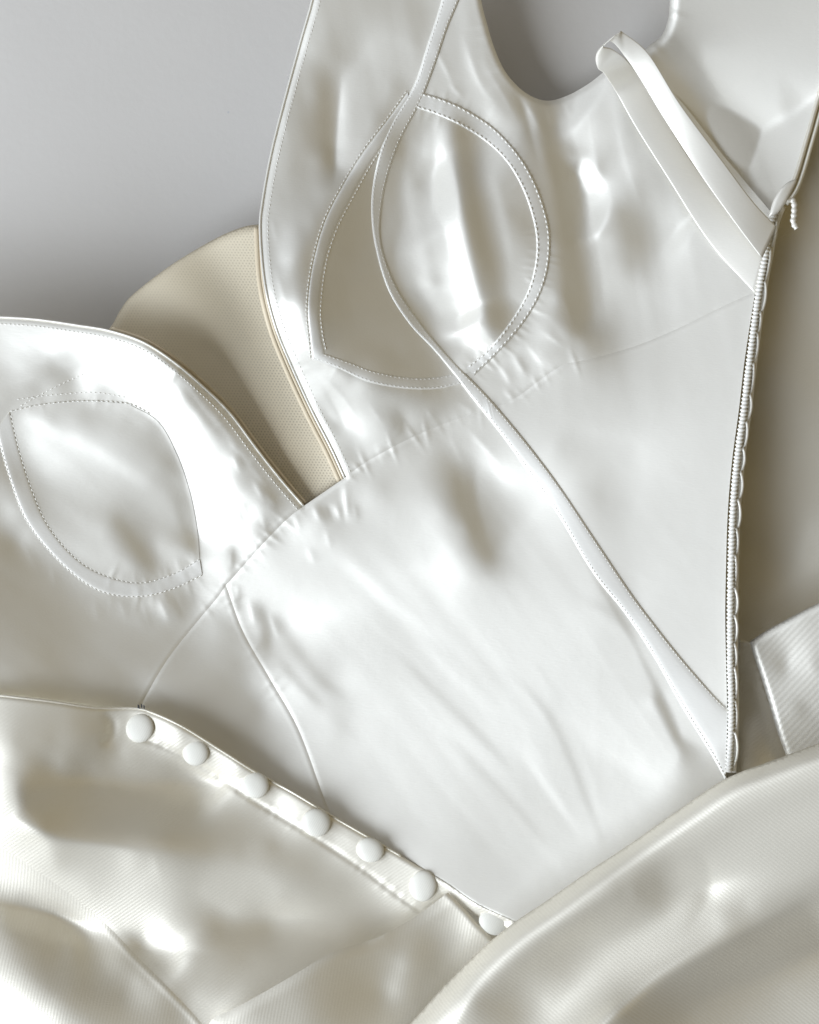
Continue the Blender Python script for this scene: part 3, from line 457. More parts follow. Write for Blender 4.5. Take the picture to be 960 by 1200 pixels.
# ------------------------------------------------------------------ corset lining
f1 = Field((-60, -60, 1020, 1080), 42)
strk = [
 ('edge', [(529, 165), (536, 220), (552, 300), (575, 388)], 14, 15), ('edge', [(402, 95), (396, 150), (392, 208)], 11, -20), ('edge', [(640, 135), (652, 220), (666, 320), (678, 395)], 22, -9), ('edge', [(665, 140), (684, 220), (700, 300), (712, 385)], 22, -9),
 ('edge', [(535, 540), (545, 590), (566, 645)], 20, -8), ('edge', [(190, 430), (228, 468), (262, 512)], 14, -16), ('edge', [(300, 560), (318, 590), (322, 612)], 10, 12), ('edge', [(355, 400), (352, 425), (378, 444)], 10, 16),
 ('edge', LC_CRES, 26, -26), 
 ('line', [(396, 205), (393, 190), (387, 170)], 6, -18), ('line', [(404, 155), (408, 125), (420, 95)], 8, 16),
 ('line', [(470, 250), (458, 300), (472, 345), (500, 385), (535, 425)], 5, -18),
 ('line', [(352, 428), (380, 445), (405, 470), (425, 505)], 5, 22), ('line', [(378, 450), (395, 480), (402, 500)], 7, -22), ('line', [(345, 440), (365, 470), (390, 515)], 4, 15),
 ('line', [(462, 478), (468, 500), (455, 520)], 5, -16), ('line', [(545, 500), (575, 530), (600, 570)], 7, 14),
 ('line', [(650, 590), (690, 660), (730, 730), (790, 840), (820, 890)], 4, -14), ('line', [(740, 750), (780, 830), (805, 890)], 5, -16), ('line', [(728, 740), (750, 800), (775, 880)], 6, 10),
 ('line', [(460, 760), (540, 840), (600, 900)], 5, -8), ('line', [(480, 740), (560, 820), (640, 900)], 6, 6), ('line', [(380, 640), (450, 700), (520, 760)], 9, 8), ('line', [(590, 780), (650, 850), (712, 1000)], 4, -9),
 ('line', [(560, 690), (600, 740), (660, 820)], 4, -8), ('line', [(600, 860), (640, 920), (680, 980)], 4, 7), ('line', [(520, 860), (590, 930), (650, 1000)], 6, -7),
 ('line', [(300, 705), (312, 735), (310, 765)], 7, -26), ('line', [(318, 715), (335, 745), (360, 775)], 8, -16), ('line', [(325, 770), (350, 800), (380, 830)], 5, -14), ('line', [(345, 760), (380, 800), (410, 820)], 6, -10),
 ('line', [(272, 640), (271, 680)], 3, -30), ('line', [(278, 690), (279, 715)], 3, -25), ('line', [(250, 540), (258, 575)], 5, -12), ('line', [(282, 590), (285, 615)], 4, -20),
 ('line', [(372, 590), (385, 615)], 4, -22), ('line', [(402, 565), (404, 590), (412, 615)], 3, 20), ('line', [(415, 590), (418, 610)], 4, -16), ('line', [(388, 590), (398, 605)], 3, 16),
 ('line', [(545, 155), (548, 200), (560, 270), (585, 345)], 9, -12), ('line', [(517, 150), (525, 230), (550, 330), (572, 395)], 8, 10), ('line', [(575, 200), (590, 260), (600, 320)], 5, 8), ('line', [(485, 170), (482, 210)], 5, -10), ('line', [(500, 150), (498, 190)], 5, 10),
 ('line', [(645, 150), (660, 240), (675, 320), (685, 380)], 9, -14), ('line', [(600, 345), (640, 370), (665, 400)], 3, 10), ('line', [(605, 415), (620, 440)], 5, -18), ('line', [(625, 405), (640, 430)], 5, 12), ('line', [(585, 425), (598, 450)], 4, 12),
 ('line', [(760, 60), (800, 110), (850, 185), (885, 245)], 9, -16), ('line', [(835, 30), (870, 100), (890, 180)], 10, 8),
 ('line', [(25, 492), (70, 510), (130, 540), (180, 575)], 6, 7), ('line', [(130, 600), (160, 640), (180, 670)], 8, -12), ('line', [(205, 590), (220, 625), (232, 650)], 4, -10),
 ('line', [(0, 470), (60, 452), (100, 437)], 6, -8), ('line', [(165, 712), (175, 735)], 5, -14), ('line', [(205, 700), (215, 725)], 5, -16), ('line', [(185, 705), (195, 730)], 5, 10),
 ('line', [(670, 700), (720, 720), (760, 760)], 6, -6), ('line', [(760, 690), (800, 720), (830, 750)], 6, -8),
]
f1.z += 11 * np.exp(-((f1.X + 10) / 190) ** 2 - ((f1.Y - 420) / 130) ** 2)
f1.z += 6 * np.exp(-dist(f1.X, f1.Y, spline(NECK_L[:7], 8)) / 50) * np.clip((260 - f1.X) / 120, 0, 1)
f1.z -= 13 * np.exp(-dist(f1.X, f1.Y, spline(NECK_TOP, 8)) / 55)
f1.folds(S_LIN, strk, 'lining')
f1.z -= 0.012 * np.clip(f1.X - 700, 0, 400) * 0.4
# pressed creases along the seams, gathers along the rows of stitches
f1.refine(2)
for cv in (SEAM_R1, SEAM_R2, SEAM_L1, SEAM_L2, PRINCESS): f1.line(cv, 1.7, -0.26, taper=False); f1.line(offset(spline(cv, 6), 3.2), 2.4, 0.08, taper=False)
for cv, lam, a, wd in ((SEAM_R1, 13, 0.40, 12), (SEAM_L1, 12, 0.42, 12), (CUP_OUT[6:], 9, 0.42, 11), (CUP_IN[6:], 9, 0.36, 9), (SEAM_R2[:5], 12, 0.3, 12), (CUP_OUT[:6], 14, 0.16, 9), (CUP_IN[:6], 13, 0.18, 12), (LC_BOT[:4], 13, 0.28, 10), (LC_BOT2[:4], 15, 0.3, 14), (SEAM_L2[:3], 16, 0.2, 12), (NECK_L[7:], 15, 0.35, 16), (NECK_R[8:], 15, 0.3, 14), (PRINCESS[:4], 13, 0.28, 12), (NECK_TOP[2:8], 14, 0.3, 16), (CUP_BO, 14, 0.16, 10), (LC_TOP, 16, 0.12, 8)):
    f1.pucker(cv, lam, a, wd)
f1.z += 0.05 * blur(rng.normal(size=f1.z.shape), 3.0)
CR = '''272,532 283,556 | .7 3 9; 276,520 292,552 | -.5 4 8; 296,560 312,590 | .9 4 14; 306,600 314,628 | .6 3 8; 272,640 271,672 | .6 2.5 7; 278,684 280,706 | .5 2.5 7; 292,700 300,735 | .7 4 12; 315,715 328,750 | .6 4 12; 366,590 376,612 | .6 3 8; 382,588 392,612 | -.5 3 7; 393,590 400,612 | .6 2.5 7; 404,566 408,616 | .7 3 6; 415,588 419,612 | .5 3 9; 381,618 388,644 | .4 4 9; 360,640 370,662 | .4 4 9; 345,600 352,625 | .5 3 8
548,420 562,436 | .4 2.5 5; 556,412 572,430 | .5 2.5 5; 565,406 582,424 | .45 2.5 5; 575,398 592,416 | .5 2.5 6; 585,425 600,452 | .6 4 9; 600,412 618,442 | .7 4 10; 616,400 640,432 | .6 4 10; 632,385 664,408 | .5 3 9; 600,345 645,372 | .35 3 8; 590,455 604,470 | .5 3 6; 566,470 580,484 | .4 3 6
352,428 382,446 408,474 428,508 | .9 5 9; 345,442 366,474 390,512 | .7 4 8; 378,452 398,486 406,505 | -.6 5 8; 462,478 469,500 456,520 | .6 4 9; 430,470 452,500 | .4 4 10; 500,478 508,492 | .4 3 8; 535,470 562,488 | .35 4 8; 440,520 452,545 | .35 4 10; 545,498 590,548 | .6 5 12; 525,505 545,545 | .4 6 14
500,40 520,75 535,108 | .6 4 10; 540,30 560,90 585,130 | .8 6 14; 565,70 590,110 612,150 | .6 5 12; 525,95 545,118 | .5 3 8; 578,60 600,98 640,150 | .7 5 14; 608,112 622,130 640,165 | .6 4 8; 640,120 648,150 | .5 4 9; 660,115 672,140 | .4 4 9
320,300 332,345 345,380 | .5 4 9; 318,250 326,290 | .4 4 9; 330,120 338,170 | .4 5 12; 330,400 345,432 | .5 4 8
210,430 235,470 262,505 | .8 5 12; 230,455 262,500 300,548 | .7 5 10; 265,512 290,540 | .6 3 8; 290,540 318,575 | .6 4 9; 180,415 215,445 | .5 5 12; 150,440 190,470 | -.5 5 10; 245,520 262,560 | .5 4 10; 255,575 268,610 | .5 3 9; 280,580 292,612 | .6 3 8; 310,575 325,595 | .5 3 7
165,700 178,738 | .5 4 11; 185,696 200,732 | .5 4 11; 205,690 220,722 | .5 4 11; 140,700 150,730 | .35 5 12; 110,700 116,730 | .3 5 14; 225,640 232,668 | .4 3 7; 205,650 215,682 | .4 3 8; 185,660 194,690 | .35 3 8; 60,660 66,690 | .3 4 12; 25,630 45,670 | .4 5 14
20,430 60,422 110,428 | .5 5 12; 30,400 90,405 140,420 | -.4 5 10; 0,450 50,440 100,425 | .6 5 9; 100,455 140,448 175,460 | .4 4 9
650,605 690,668 735,745 790,845 | 0.078 3 10; 700,760 760,850 800,905 | 0.078 4 10; 640,800 690,900 715,1000 | 0.054 3 9; 600,820 640,900 670,960 | 0.048 3 10; 430,760 500,830 560,900 | 0.048 4 12; 480,720 540,780 600,850 | 0.048 4 12; 540,700 590,760 630,830 | 0.048 4 10; 400,690 450,740 510,790 | 0.048 4 12; 660,700 700,760 735,830 | 0.048 4 10; 560,860 610,930 640,980 | 0.042 4 10; 470,860 520,920 560,960 | 0.036 4 10
700,640 740,665 790,700 | 0.048 5 12; 740,690 790,715 835,760 | 0.054 5 12; 770,650 810,690 840,705 | 0.048 5 12; 690,505 720,540 760,560 | 0.024 6 16
690,130 700,190 715,260 | .4 6 14; 720,120 735,190 760,260 | .35 6 16; 640,170 655,240 668,330 | .7 6 12; 672,170 690,260 705,340 | .5 7 14; 655,330 672,385 | .4 4 10'''
for pts_, mm_, wr_, wl_ in (([(400, 85), (396, 150), (391, 225)], -1.3, 15, 8), ([(446, 165), (440, 230), (446, 290), (470, 350), (520, 420), (545, 450)], -2.5, 44, 34),
                          ([(556, 535), (558, 590), (580, 660)], -1.6, 26, 22), ([(590, 75), (612, 120), (634, 200)], -1.2, 10, 16)):
    f1.crease(pts_, mm_, wr_, wl_)
for it_ in CR.replace('\n', ';').split(';'):
    a_, b_ = it_.split('|'); mm_, wr_, wl_ = (float(v) for v in b_.split()); f1.crease([tuple(float(v) for v in w.split(',')) for w in a_.split()], mm_ * 0.5, wr_, wl_)
def creases(f, deg, ln_, wd, mm, seed, mask=1.0):
    """long soft wrinkles running one way"""
    g = np.random.default_rng(seed).normal(size=f.z.shape); ky = np.fft.fftfreq(g.shape[0])[:, None]; kx = np.fft.rfftfreq(g.shape[1])[None]
    a = math.radians(deg); u_ = kx * math.cos(a) + ky * math.sin(a); v_ = -kx * math.sin(a) + ky * math.cos(a)
    n_ = np.fft.irfft2(np.fft.rfft2(g) * np.exp(-2 * (math.pi / f.st) ** 2 * ((u_ * ln_) ** 2 + (v_ * wd) ** 2)), g.shape); n_ /= n_.std()
    f.z += mm * np.sign(n_) * np.abs(n_) ** 1.3 * mask
creases(f1, 52, 70, 6, 0.02, 3, np.exp(-((f1.X - 560) / 230) ** 4 - ((f1.Y - 790) / 260) ** 4))
creases(f1, 78, 45, 8, 0.09, 4, np.exp(-((f1.X - 560) / 330) ** 4 - ((f1.Y - 210) / 230) ** 4))
creases(f1, 35, 50, 8, 0.07, 5, np.exp(-((f1.X - 60) / 240) ** 4 - ((f1.Y - 600) / 240) ** 4))
def press(f, poly, soft, z):
    k = inside(f.X.ravel(), f.Y.ravel(), np.array(poly, float)).reshape(f.X.shape); d = dist(f.X, f.Y, np.array(poly + poly[:1], float))
    f.z = np.where(k, f.z + (np.minimum(f.z, z) - f.z) * np.clip(d / soft, 0, 1), f.z)
press(f1, PLACK + [(700, 1400), (-400, 1400), (-400, 812)], 12, 33)
press(f1, BIG + [(1400, 858), (1400, 1400)], 20, 40)
print("LO", f1.z.min()); f1.z = np.maximum(f1.z, 13)

LM = M['lining']
bust_r = patch('bust_panel', [NECK_R, SEAM_R1, SEAM_R2, EDGE_R1, [(905, 250), (850, 185), (790, 110), (750, 85), (708, 84)], NECK_TOP[::-1], [(560, -40), (372, -40)]], f1, LM, dress, rolls=((NECK_R, 9, 1.6), (NECK_TOP, 7, 1.0)), thick=0, step=2.3)
MID = [(575, 479), (608, 520), (643, 568), (676, 617), (716, 682), (751, 726), (783, 770), (818, 821), (843, 856), (850, 905)]
patch('front_panel', [SEAM_R1, MID, [(850, 905), (840, 960), (760, 1060)], [(760, 1060), (560, 1080), (400, 985)], PRINCESS[::-1], SEAM_L1[::-1], [(356, 593), (404, 560)]], f1, LM, dress, rolls=(([(356, 593), (404, 560)], 6, 0.8),), thick=0, step=2.3)
patch('side_panel', [SEAM_R2, EDGE_R2, [(840, 960), (850, 905)], MID[::-1]], f1, LM, dress, thick=0, step=2.3)
patch('bust_panel', [NECK_L, SEAM_L1, SEAM_L2, [(150, 870), (-40, 880), (-300, 880)], [(-300, 880), (-300, 366)]], f1, LM, dress, rolls=((NECK_L, 8, 1.4),), thick=0, step=2.3)
patch('side_panel', [SEAM_L2[::-1], PRINCESS, [(400, 985), (330, 1000), (200, 930), (150, 870)]], f1, LM, dress, thick=0, step=2.3)

# right cup with its casing
cup = patch('cup', [[(492, 118), (516, 126), (545, 139), (576, 160), (603, 189), (622, 224), (634, 264), (636, 295), (631, 328), (618, 358), (598, 388), (577, 412), (551, 436)],
                    [(551, 436), (510, 449), (470, 448), (435, 441), (402, 428), (374, 418)], [(374, 418), (369, 390), (368, 360), (374, 310), (387, 264), (408, 222), (431, 184), (458, 146), (492, 118)]], f1, LM, dress, lift=0.3, thick=0, step=2.3)
ribbon('underwire_casing', CUP_IN, CUP_OUT, f1, M['tape'], cup, h=0.55)
ribbon('underwire_casing', CUP_LO, CUP_LI, f1, M['tape'], cup, h=0.45)
ribbon('underwire_casing', CUP_BI, CUP_BO, f1, M['tape'], cup, h=0.45)
def inset(pts, d): return offset(resample(spline(pts, 2), 6), d)
stitches([inset(CUP_IN, -2.2), inset(CUP_OUT, 2.2)], f1, cup, dz=0.58, pitch=6.2, ln_=4.9, r=1.0)
stitches([inset(CUP_LO, 2), inset(CUP_LI, -2), inset(CUP_BO, -2), inset(CUP_BI, 2)], f1, cup, dz=0.5, pitch=5, ln_=3.6, r=0.5)
# left cup
cup = patch('cup', [LC_TOP[:4], LC_CRES, LC_BOT], f1, LM, dress, lift=0.3, thick=0, step=2.3)
ribbon('underwire_casing', LC_BOT, LC_BOT2, f1, M['tape'], cup, h=0.4)
stitches([inset(LC_BOT, 0), inset(LC_BOT2, 0), inset(LC_TOP, 0)], f1, cup, dz=0.22, pitch=5.6, ln_=4.2, r=0.6)
stitches([inset([(20, 468), (60, 463), (110, 460), (150, 466)], 0), inset([(103, 436), (60, 456), (20, 478)], 0)], f1, cup, dz=0.0, pitch=5.6, ln_=3.8, r=0.5)

bone = ribbon('boning_channel', BONE_L, BONE_R, f1, M['tape'], dress, h=0.85)
stitches([inset(BONE_L, -2.5), inset(BONE_R, 2.5)], f1, bone, dz=0.84, pitch=4.8, ln_=3.5, r=0.5)
bone = ribbon('boning_channel', [(-40, 380), (-30, 470), (-8, 520), (10, 570), (34, 622), (66, 662)], [(-20, 380), (-12, 470), (12, 484), (22, 525), (38, 575), (62, 624)], f1, M['tape'], dress, h=0.8) if False else None

# bindings of the neckline
e1 = piping('neckline_binding', NECK_R, f1, 1.5, M['lining'], dress, dz=-1.1)
stitches([inset(NECK_R, -9)], f1, e1, dz=0.0, pitch=5, ln_=3.2, r=0.5)
e2 = piping('neckline_binding', NECK_L, f1, 1.3, M['lining'], dress, dz=-0.9)
stitches([inset(NECK_L, 8)], f1, e2, dz=0.0, pitch=5, ln_=3.4, r=0.6)
piping('net_binding', offset(spline([(305, 266), (309, 330), (320, 380), (338, 427), (363, 482), (386, 527), (402, 562)], 4), 4.5), f1, 3.0, M['cord'], net, dz=-3.2, flat=0.7)
piping('net_binding', offset(spline([(305, 266), (309, 330), (320, 380), (338, 427), (363, 482), (386, 527), (402, 562)], 4), 0.5), f1, 1.6, M['cord'], net, dz=-1.6)
piping('net_binding', offset(spline(NECK_L[5:], 4), -3.5), f1, 2.4, M['cord'], net, dz=-2.8, flat=0.7)
piping('net_binding', offset(spline(NECK_L[6:], 4), -0.5), f1, 1.4, M['cord'], net, dz=-1.3)
piping('net_binding', [(358, 596), (382, 577), (404, 563)], f1, 1.2, M['cord'], net, dz=-2.4)

# back lining behind the straps
fb = Field((690, -60, 1020, 380), 35)
fb.folds([s for s in S_LIN if (s[0] > 750 and s[1] < 250 and (s[0] - 757) * 195 - (s[1] - 57) * 138 > 0)], [s for s in strk if s[1][0] in ((760, 60), (835, 30))], 'lining', deep=1.3, cross=0.08)
BACKL = [(788, -45), (785, 0), (783, 22), (775, 42), (757, 57), (748, 75)]
fb.z = np.maximum(fb.z, 13)
fb.pucker(BACKL, 14, 0.5, 14)
patch('back_lining', [BACKL, [(748, 75), (790, 150), (860, 260), (892, 330)], [(892, 330), (903, 290), (905, 250)], EDGE_TOP, [(1005, -40), (788, -45)]], fb, LM, dress, rolls=((BACKL, 12, 3.0),))
piping('edge_binding', [(916, 236), (930, 214), (945, 165), (960, 112), (985, 30)], fb, 2.6, M['outer'], dress, dz=0.4)
piping('edge_binding', offset(spline([(916, 236), (930, 214), (945, 165), (960, 112), (985, 30)], 4), 7), fb, 2.2, M['outer'], dress, dz=-0.8)
# small folded end of the binding above the loops
fe = Field((860, 180, 980, 300), 38)
fe.z += 0.8 * np.exp(-((fe.X - 915) / 14) ** 2 - ((fe.Y - 222) / 18) ** 2)
patch('binding_end', [[(901, 254), (906, 236), (914, 222), (924, 213), (935, 209)], [(935, 209), (929, 223), (920, 239), (911, 250), (901, 254)]], fe, M['strap'], dress, step=2.5, rollall=(4, 0.6))

# shoulder strap: one band, doubled back on itself in a loop
def band(name, pairs, m, parent, th=0.5):
    A = resample(spline([p[0] for p in pairs], 1) if False else smooth3([p[0] for p in pairs]), 0) if False else smooth3([p[0] for p in pairs]); B = smooth3([p[1] for p in pairs])
    V, F = [], []
    for a, b_ in zip(A, B):
        for u_ in (0, .04, .25, .5, .75, .96, 1):
            p = a + (b_ - a) * u_; V.append(P(p[0], p[1], p[2] + (0.25 * (1 - (2 * u_ - 1) ** 2) if 0 < u_ < 1 else -0.05)))
    K = 7
    for i in range(len(A) - 1):
        for k in range(K - 1):
            a = i * K + k; F.append((a, a + 1, a + K + 1, a + K))
    o = link(name, V, F, m, parent); so = o.modifiers.new('thickness', 'SOLIDIFY'); so.thickness = th * MM; so.offset = 0
    return o
def smooth3(p, n=9):
    p = np.array(p, float); q = np.vstack([2 * p[0] - p[1], p, 2 * p[-1] - p[-2]]); out = []
    for i in range(1, len(q) - 2):
        for t in np.arange(n) / n:
            a, b_, c, d = q[i - 1], q[i], q[i + 1], q[i + 2]
            out.append(0.5 * (2 * b_ + (c - a) * t + (2 * a - 5 * b_ + 4 * c - d) * t ** 2 + (3 * b_ - a - 3 * c + d) * t ** 3))
    out.append(p[-1]); return np.array(out)
zz = lambda x, y: float(f1.at(x, y))
band('shoulder_strap', [((887, 346, zz(882, 340) + 0.6), (897, 300, zz(890, 310) + 1.4)), ((832, 285, zz(830, 283) + 1.2), (858, 250, zz(845, 260) + 3.0)), ((781, 206, zz(781, 206) + 2.0), (816, 197, zz(800, 205) + 3.0)), ((745, 149, zz(745, 149) + 3.0), (777, 136, zz(765, 145) + 4.0)),
      ((722, 108, zz(722, 108) + 3.5), (752, 93, zz(740, 100) + 5.5)), ((708, 86, 40), (735, 71, 44)), ((701, 80, 43), (718, 58, 49)), ((698.5, 68, 46), (707, 55, 52.5)), ((703, 57, 50), (711, 50, 54)), ((716, 48, 52), (726, 38, 55)),
      ((734, 68, 48), (731, 39, 53)), ((752, 95, 45), (760, 63, 50)), ((779, 140, 43), (797, 122, 47)), ((822, 206, 42), (846, 188, 44)), ((862, 262, 39), (882, 236, 40)), ((893, 303, 35.5), (910, 266, 35.5))], M['strap'], dress)

# ------------------------------------------------------------------ loop tape down the right edge
def cordpath(pts, f, r, dz, period):
    c = resample(spline(pts, 2), period / 4); w = path3(c, f, dz); i = np.arange(len(c))
    k = 0.80 + 0.2 * np.sin(2 * math.pi * i / 4.0 + 0.4) + 0.04 * rng.normal(size=len(c))
    return w, np.stack([r * S * k, r * S * k * 0.8], 1)
TAPE = [(912, 240), (903, 266), (897, 300), (889, 345), (879, 420), (872, 480), (864, 540), (859, 600), (857, 660), (856, 720), (856, 780), (857, 840), (854, 905)]
tp = piping('loop_tape', offset(spline(TAPE, 4), -5), f1, 4.0, M['tape'], dress, dz=-1.2, flat=0.5)
V, F = sweep([cordpath(TAPE, f1, 4.6, 0.9, 4.6)], 8)
link('overlock_edge', V, F, M['thread'], tp)
tl = resample(spline(TAPE, 2), 1.0); p_ = 18
while p_ < len(tl) - 30:
    L = int(rng.uniform(30, 44)); seg = tl[p_:min(p_ + L, len(tl) - 1)]; nseg = len(seg)
    t = np.linspace(0, 1, nseg); bul = (4.5 + rng.uniform(1.5, 5.0) * np.sin(math.pi * t) ** 0.7)
    tg = np.gradient(seg, axis=0); tg /= np.linalg.norm(tg, axis=1)[:, None]; c = seg + np.stack([tg[:, 1], -tg[:, 0]], 1) * bul[:, None]
    c = c[::3]; tt = t[::3]
    w = np.array([P(x, y, z) for (x, y), z in zip(c, f1.at(c[:, 0], c[:, 1]) + 0.6 - 1.6 * tt + rng.uniform(-.3, .3))])
    V, F = sweep([(w, np.tile([1.7 * S, 1.2 * S], (len(w), 1)))], 7); link('button_loop', V, F, M['strap'], dress)
    p_ += int(L * rng.uniform(0.86, 1.0))
# frayed loop end hanging from the top of the tape
c = spline([(922, 234), (930, 236), (931, 248), (930, 260), (934, 268)], 1.2); i = np.arange(len(c)); fe2 = Field((880, 200, 980, 300), 36)
w = path3(c, fe2, 0); k = 0.85 + 0.15 * np.sin(i * 1.3)
V, F = sweep([(w, np.stack([4.0 * S * k, 3.0 * S * k], 1))], 7); link('button_loop', V, F, M['strap'], dress)

# ------------------------------------------------------------------ flap of outer satin at the right
ff = Field((820, 660, 1020, 960), 22)
ff.z += 0.4 * 0.10 * ((ff.X - 890) * 0.9 - (ff.Y - 820) * 0.436)
ff.folds([s for s in S_FLP if s[3] == 0], [], 'outer')
patch('facing', [[(866, 748), (875, 752), (881, 752)], [(881, 752), (900, 815), (930, 890)], [(930, 890), (900, 940)], [(900, 940), (850, 930)], [(850, 930), (858, 840), (866, 748)]], ff, M['outer'], dress, step=3)
f5 = Field((840, 660, 1020, 960), 34)
f5.z += 0.4 * 0.16 * ((f5.X - 930) * 0.9 - (f5.Y - 800) * 0.436)
f5.folds([s for s in S_FLP if s[3] == 1], [], 'outer')
patch('outer_flap', [[(878, 752), (905, 735), (960, 706), (1015, 680)], [(1015, 680), (1015, 920)], [(1015, 920), (930, 905)], [(930, 905), (914, 866), (897, 810), (878, 752)]], f5, M['outer_steep'], dress, step=3, rolls=(([(930, 905), (914, 866), (897, 810), (878, 752)], 7, 1.6), ([(878, 752), (905, 735), (960, 706), (1015, 680)], 10, 2.0)))

# ------------------------------------------------------------------ back of the dress with the buttons, lower left
f2 = Field((-60, 780, 660, 1260), 54)
f2.folds(S_PLK, [('edge', [(25, 983), (95, 990), (167, 997)], 16, 20), ('edge', [(-10, 1056), (60, 1072), (108, 1094)], 16, -24), ('edge', [(156, 1098), (166, 1112), (250, 1116)], 16, -12), ('edge', [(137, 918), (90, 945), (42, 966)], 16, 12), ('edge', [(138, 833), (132, 852), (124, 872)], 10, -16), ('edge', [(180, 1000), (188, 1040), (172, 1085)], 22, 8), ('line', [(40, 935), (90, 925), (150, 935)], 12, -8), ('line', [(355, 940), (420, 985), (480, 1020)], 5, -6)], 'outer', deep=1.35, smooth=1.6, flat=200)
f2.z = np.maximum(f2.z, f1.at(f2.X, f2.Y) * np.clip((12 - np.abs(dist(f2.X, f2.Y, spline(PLACK, 8)))) / 4 + 1, 0, 1) + 1.5)
f2.line(PLACK_ST, 2.6, -0.7, taper=False)
f2.pucker(PLACK_ST, 13, 0.35, 7); f2.pucker(PLACK_ST, 9, 0.2, 4)
f2.line(LFOLD, 2.2, -0.12, taper=False); f2.line(offset(spline(LFOLD[3:], 6), 4), 3.5, 0.35)
f2.line([(122, 832), (132, 848), (130, 865), (115, 872)], 6, -0.7)
OM = M['outer']
plk = patch('button_panel', [PLACK, [(612, 1084), (590, 1120), (578, 1101)], BPIECE2[:4][::-1], BPIECE[::-1], [(262, 1240), (236, 1199)] if False else [(262, 1240), (262, 1239)], LFOLD[::-1][0:1] + LFOLD[::-1][1:], [(-40, 962), (-40, 812)]], f2, OM, dress, rolls=((PLACK, 5, 1.0),), thick=0, step=2.3)
patch('skirt_panel', [LFOLD, [(262, 1240), (-40, 1245)], [(-40, 1245), (-40, 962)]], f2, M['outer_v'], dress, thick=0, step=2.3)
piping('edge_binding', PLACK[:-3], f2, 1.3, M['outer'], plk, dz=-0.8)
f3 = Field((220, 1020, 660, 1260), 56)
f3.folds([s for s in S_PLK if s[1] > 1045 and s[0] > 240 and (s[1] - 1190) * 275 + (s[0] - 250) * 145 > 0], [], 'outer')
f3.z = np.maximum(f3.z, f2.at(f3.X, f3.Y) + 1.6)
f3.line([(525, 1046), (452, 1094), (430, 1103)], 5, 0.8)
patch('skirt_panel', [BPIECE, BPIECE2, [(600, 1125), (520, 1245)], [(520, 1245), (262, 1240)]], f3, M['outer_v'], dress, rolls=((BPIECE, 16, 1.6), (BPIECE2, 6, 1.2)), thick=0, step=2.3)
f2.z = np.minimum(f2.z, 72)
BT = [(164, 853, 16.5, 17.5, 20), (229.5, 882, 15.5, 15.5, 30), (299.5, 920, 16, 15.5, 20), (371, 964, 17, 16.5, 35), (434, 996, 16.5, 14.5, 20), (496, 1038, 16, 18.5, 10), (580, 1080, 19, 16, 15)]
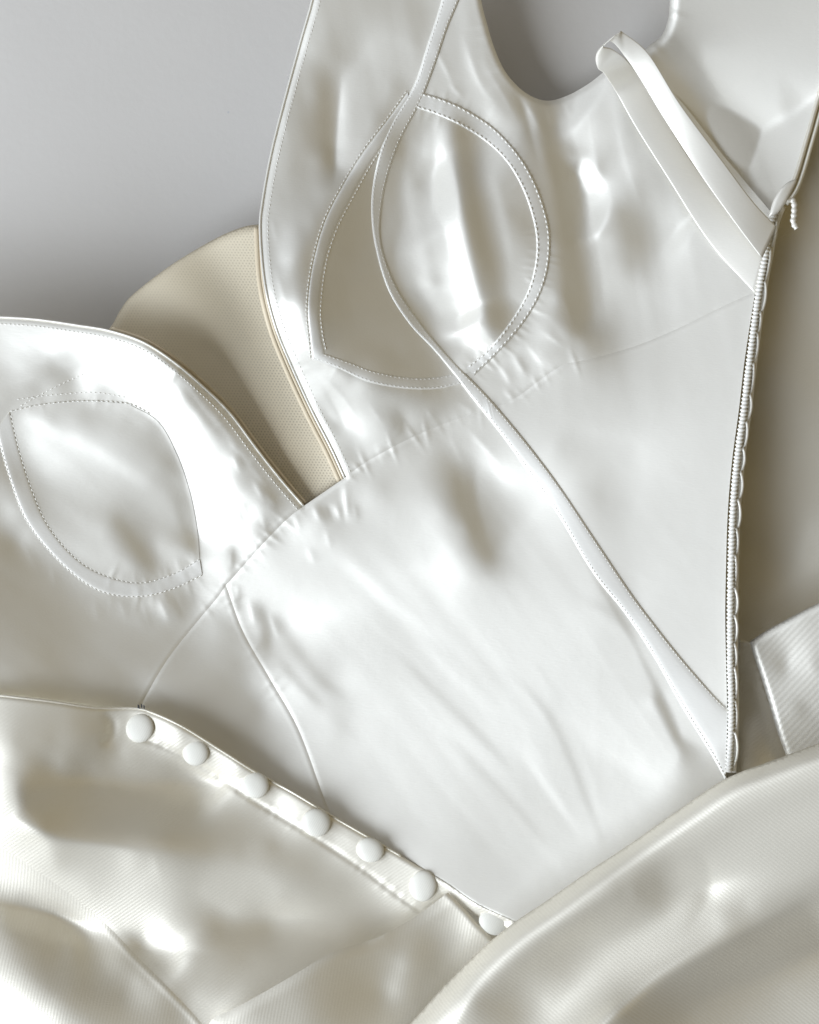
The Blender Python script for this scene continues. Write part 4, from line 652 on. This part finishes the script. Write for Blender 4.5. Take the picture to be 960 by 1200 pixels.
for x, y, ra, rb, rot in BT:
    V, F = [], []; prof = [(0.72, -2.2), (0.93, -1.6), (1.0, -0.7), (1.0, 0.0), (0.965, 0.7), (0.88, 1.25), (0.72, 1.8), (0.50, 2.2), (0.26, 2.4)]
    z = float(f2.at(x, y)) + (0.6 if x < 570 else 0.8); n = 32; cr, sr = math.cos(math.radians(rot)), math.sin(math.radians(rot)); tlt = rng.uniform(-.10, .10, 2)
    for r, h in prof:
        for k in range(n):
            a = 2 * math.pi * k / n; ex, ey = ra * r * math.cos(a), rb * r * math.sin(a); X_, Y_ = ex * cr - ey * sr, ex * sr + ey * cr
            V.append(P(x + X_, y + Y_, z + h + (X_ * tlt[0] + Y_ * tlt[1]) * 0.4))
    V.append(P(x, y, z + 2.45))
    for i in range(len(prof) - 1):
        for k in range(n):
            k2 = (k + 1) % n; F.append((i * n + k, (i + 1) * n + k, (i + 1) * n + k2, i * n + k2))
    b0 = (len(prof) - 1) * n
    for k in range(n): F.append((b0 + k, len(V) - 1, b0 + (k + 1) % n))
    link('button', V, F, M['button'], dress)
# little dark hook at the end of the placket
V, F = [], []
for hx_, hy, hw, hh in ((162.5, 828, 2.0, 3.4), (166, 827.3, 1.5, 3.8), (169, 828.3, 1.4, 3.0)):
    b0 = len(V); z0 = float(f2.at(165, 832)) - 0.5
    for dz in (0, 1.1):
        for sx_, sy_ in ((-1, -1), (1, -1), (1, 1), (-1, 1)): V.append(P(hx_ + sx_ * hw * .6, hy + sy_ * hh * .6 + sx_ * .6, z0 + dz))
    F += [(b0, b0 + 1, b0 + 2, b0 + 3), (b0 + 7, b0 + 6, b0 + 5, b0 + 4)] + [(b0 + i, b0 + 4 + i, b0 + 4 + (i + 1) % 4, b0 + (i + 1) % 4) for i in range(4)]
link('hook', V, F, M['dark'], dress, smooth=False)

# ------------------------------------------------------------------ great fold of skirt across the lower right
f4 = Field((380, 820, 1020, 1300), 72)
f4.line(offset(spline(BIG, 6), 34), 24, 2.5, taper=False)
f4.z += 0.4 * 0.10 * ((f4.X - 700) * 0.9 - (f4.Y - 1050) * 0.436)
f4.folds(S_BIG, [('edge', [(790, 988), (826, 1004), (832, 1048), (802, 1092)], 24, -8), ('edge', [(500, 1200), (590, 1122), (680, 1064), (760, 1014), (805, 984)], 30, -10), ('edge', [(690, 1192), (760, 1152), (850, 1106), (965, 1040)], 30, -11), ('line', [(500, 1190), (590, 1110), (700, 1035), (800, 965)], 7, 6)], 'outer', cross=0.05, smooth=1.8)
patch('skirt_fold', [BIG, [(1000, 858), (1010, 1250)], [(1010, 1250), (400, 1290)]], f4, M['outer_h'], dress, step=3.2, rolls=((BIG, 26, 9.0),))
for nm, f in (('lin', f1), ('back', fb), ('out', f0), ('flap', f5), ('plk', f2), ('bp', f3), ('big', f4)):
    print('FIELD', nm, 'z', round(float(f.z.min()), 1), round(float(f.z.max()), 1), 'err', round(float(f.err), 1))
print('VERTS', sum(len(o.data.vertices) for o in bpy.data.objects if o.type == 'MESH'), 'OBJ', len(bpy.data.objects))
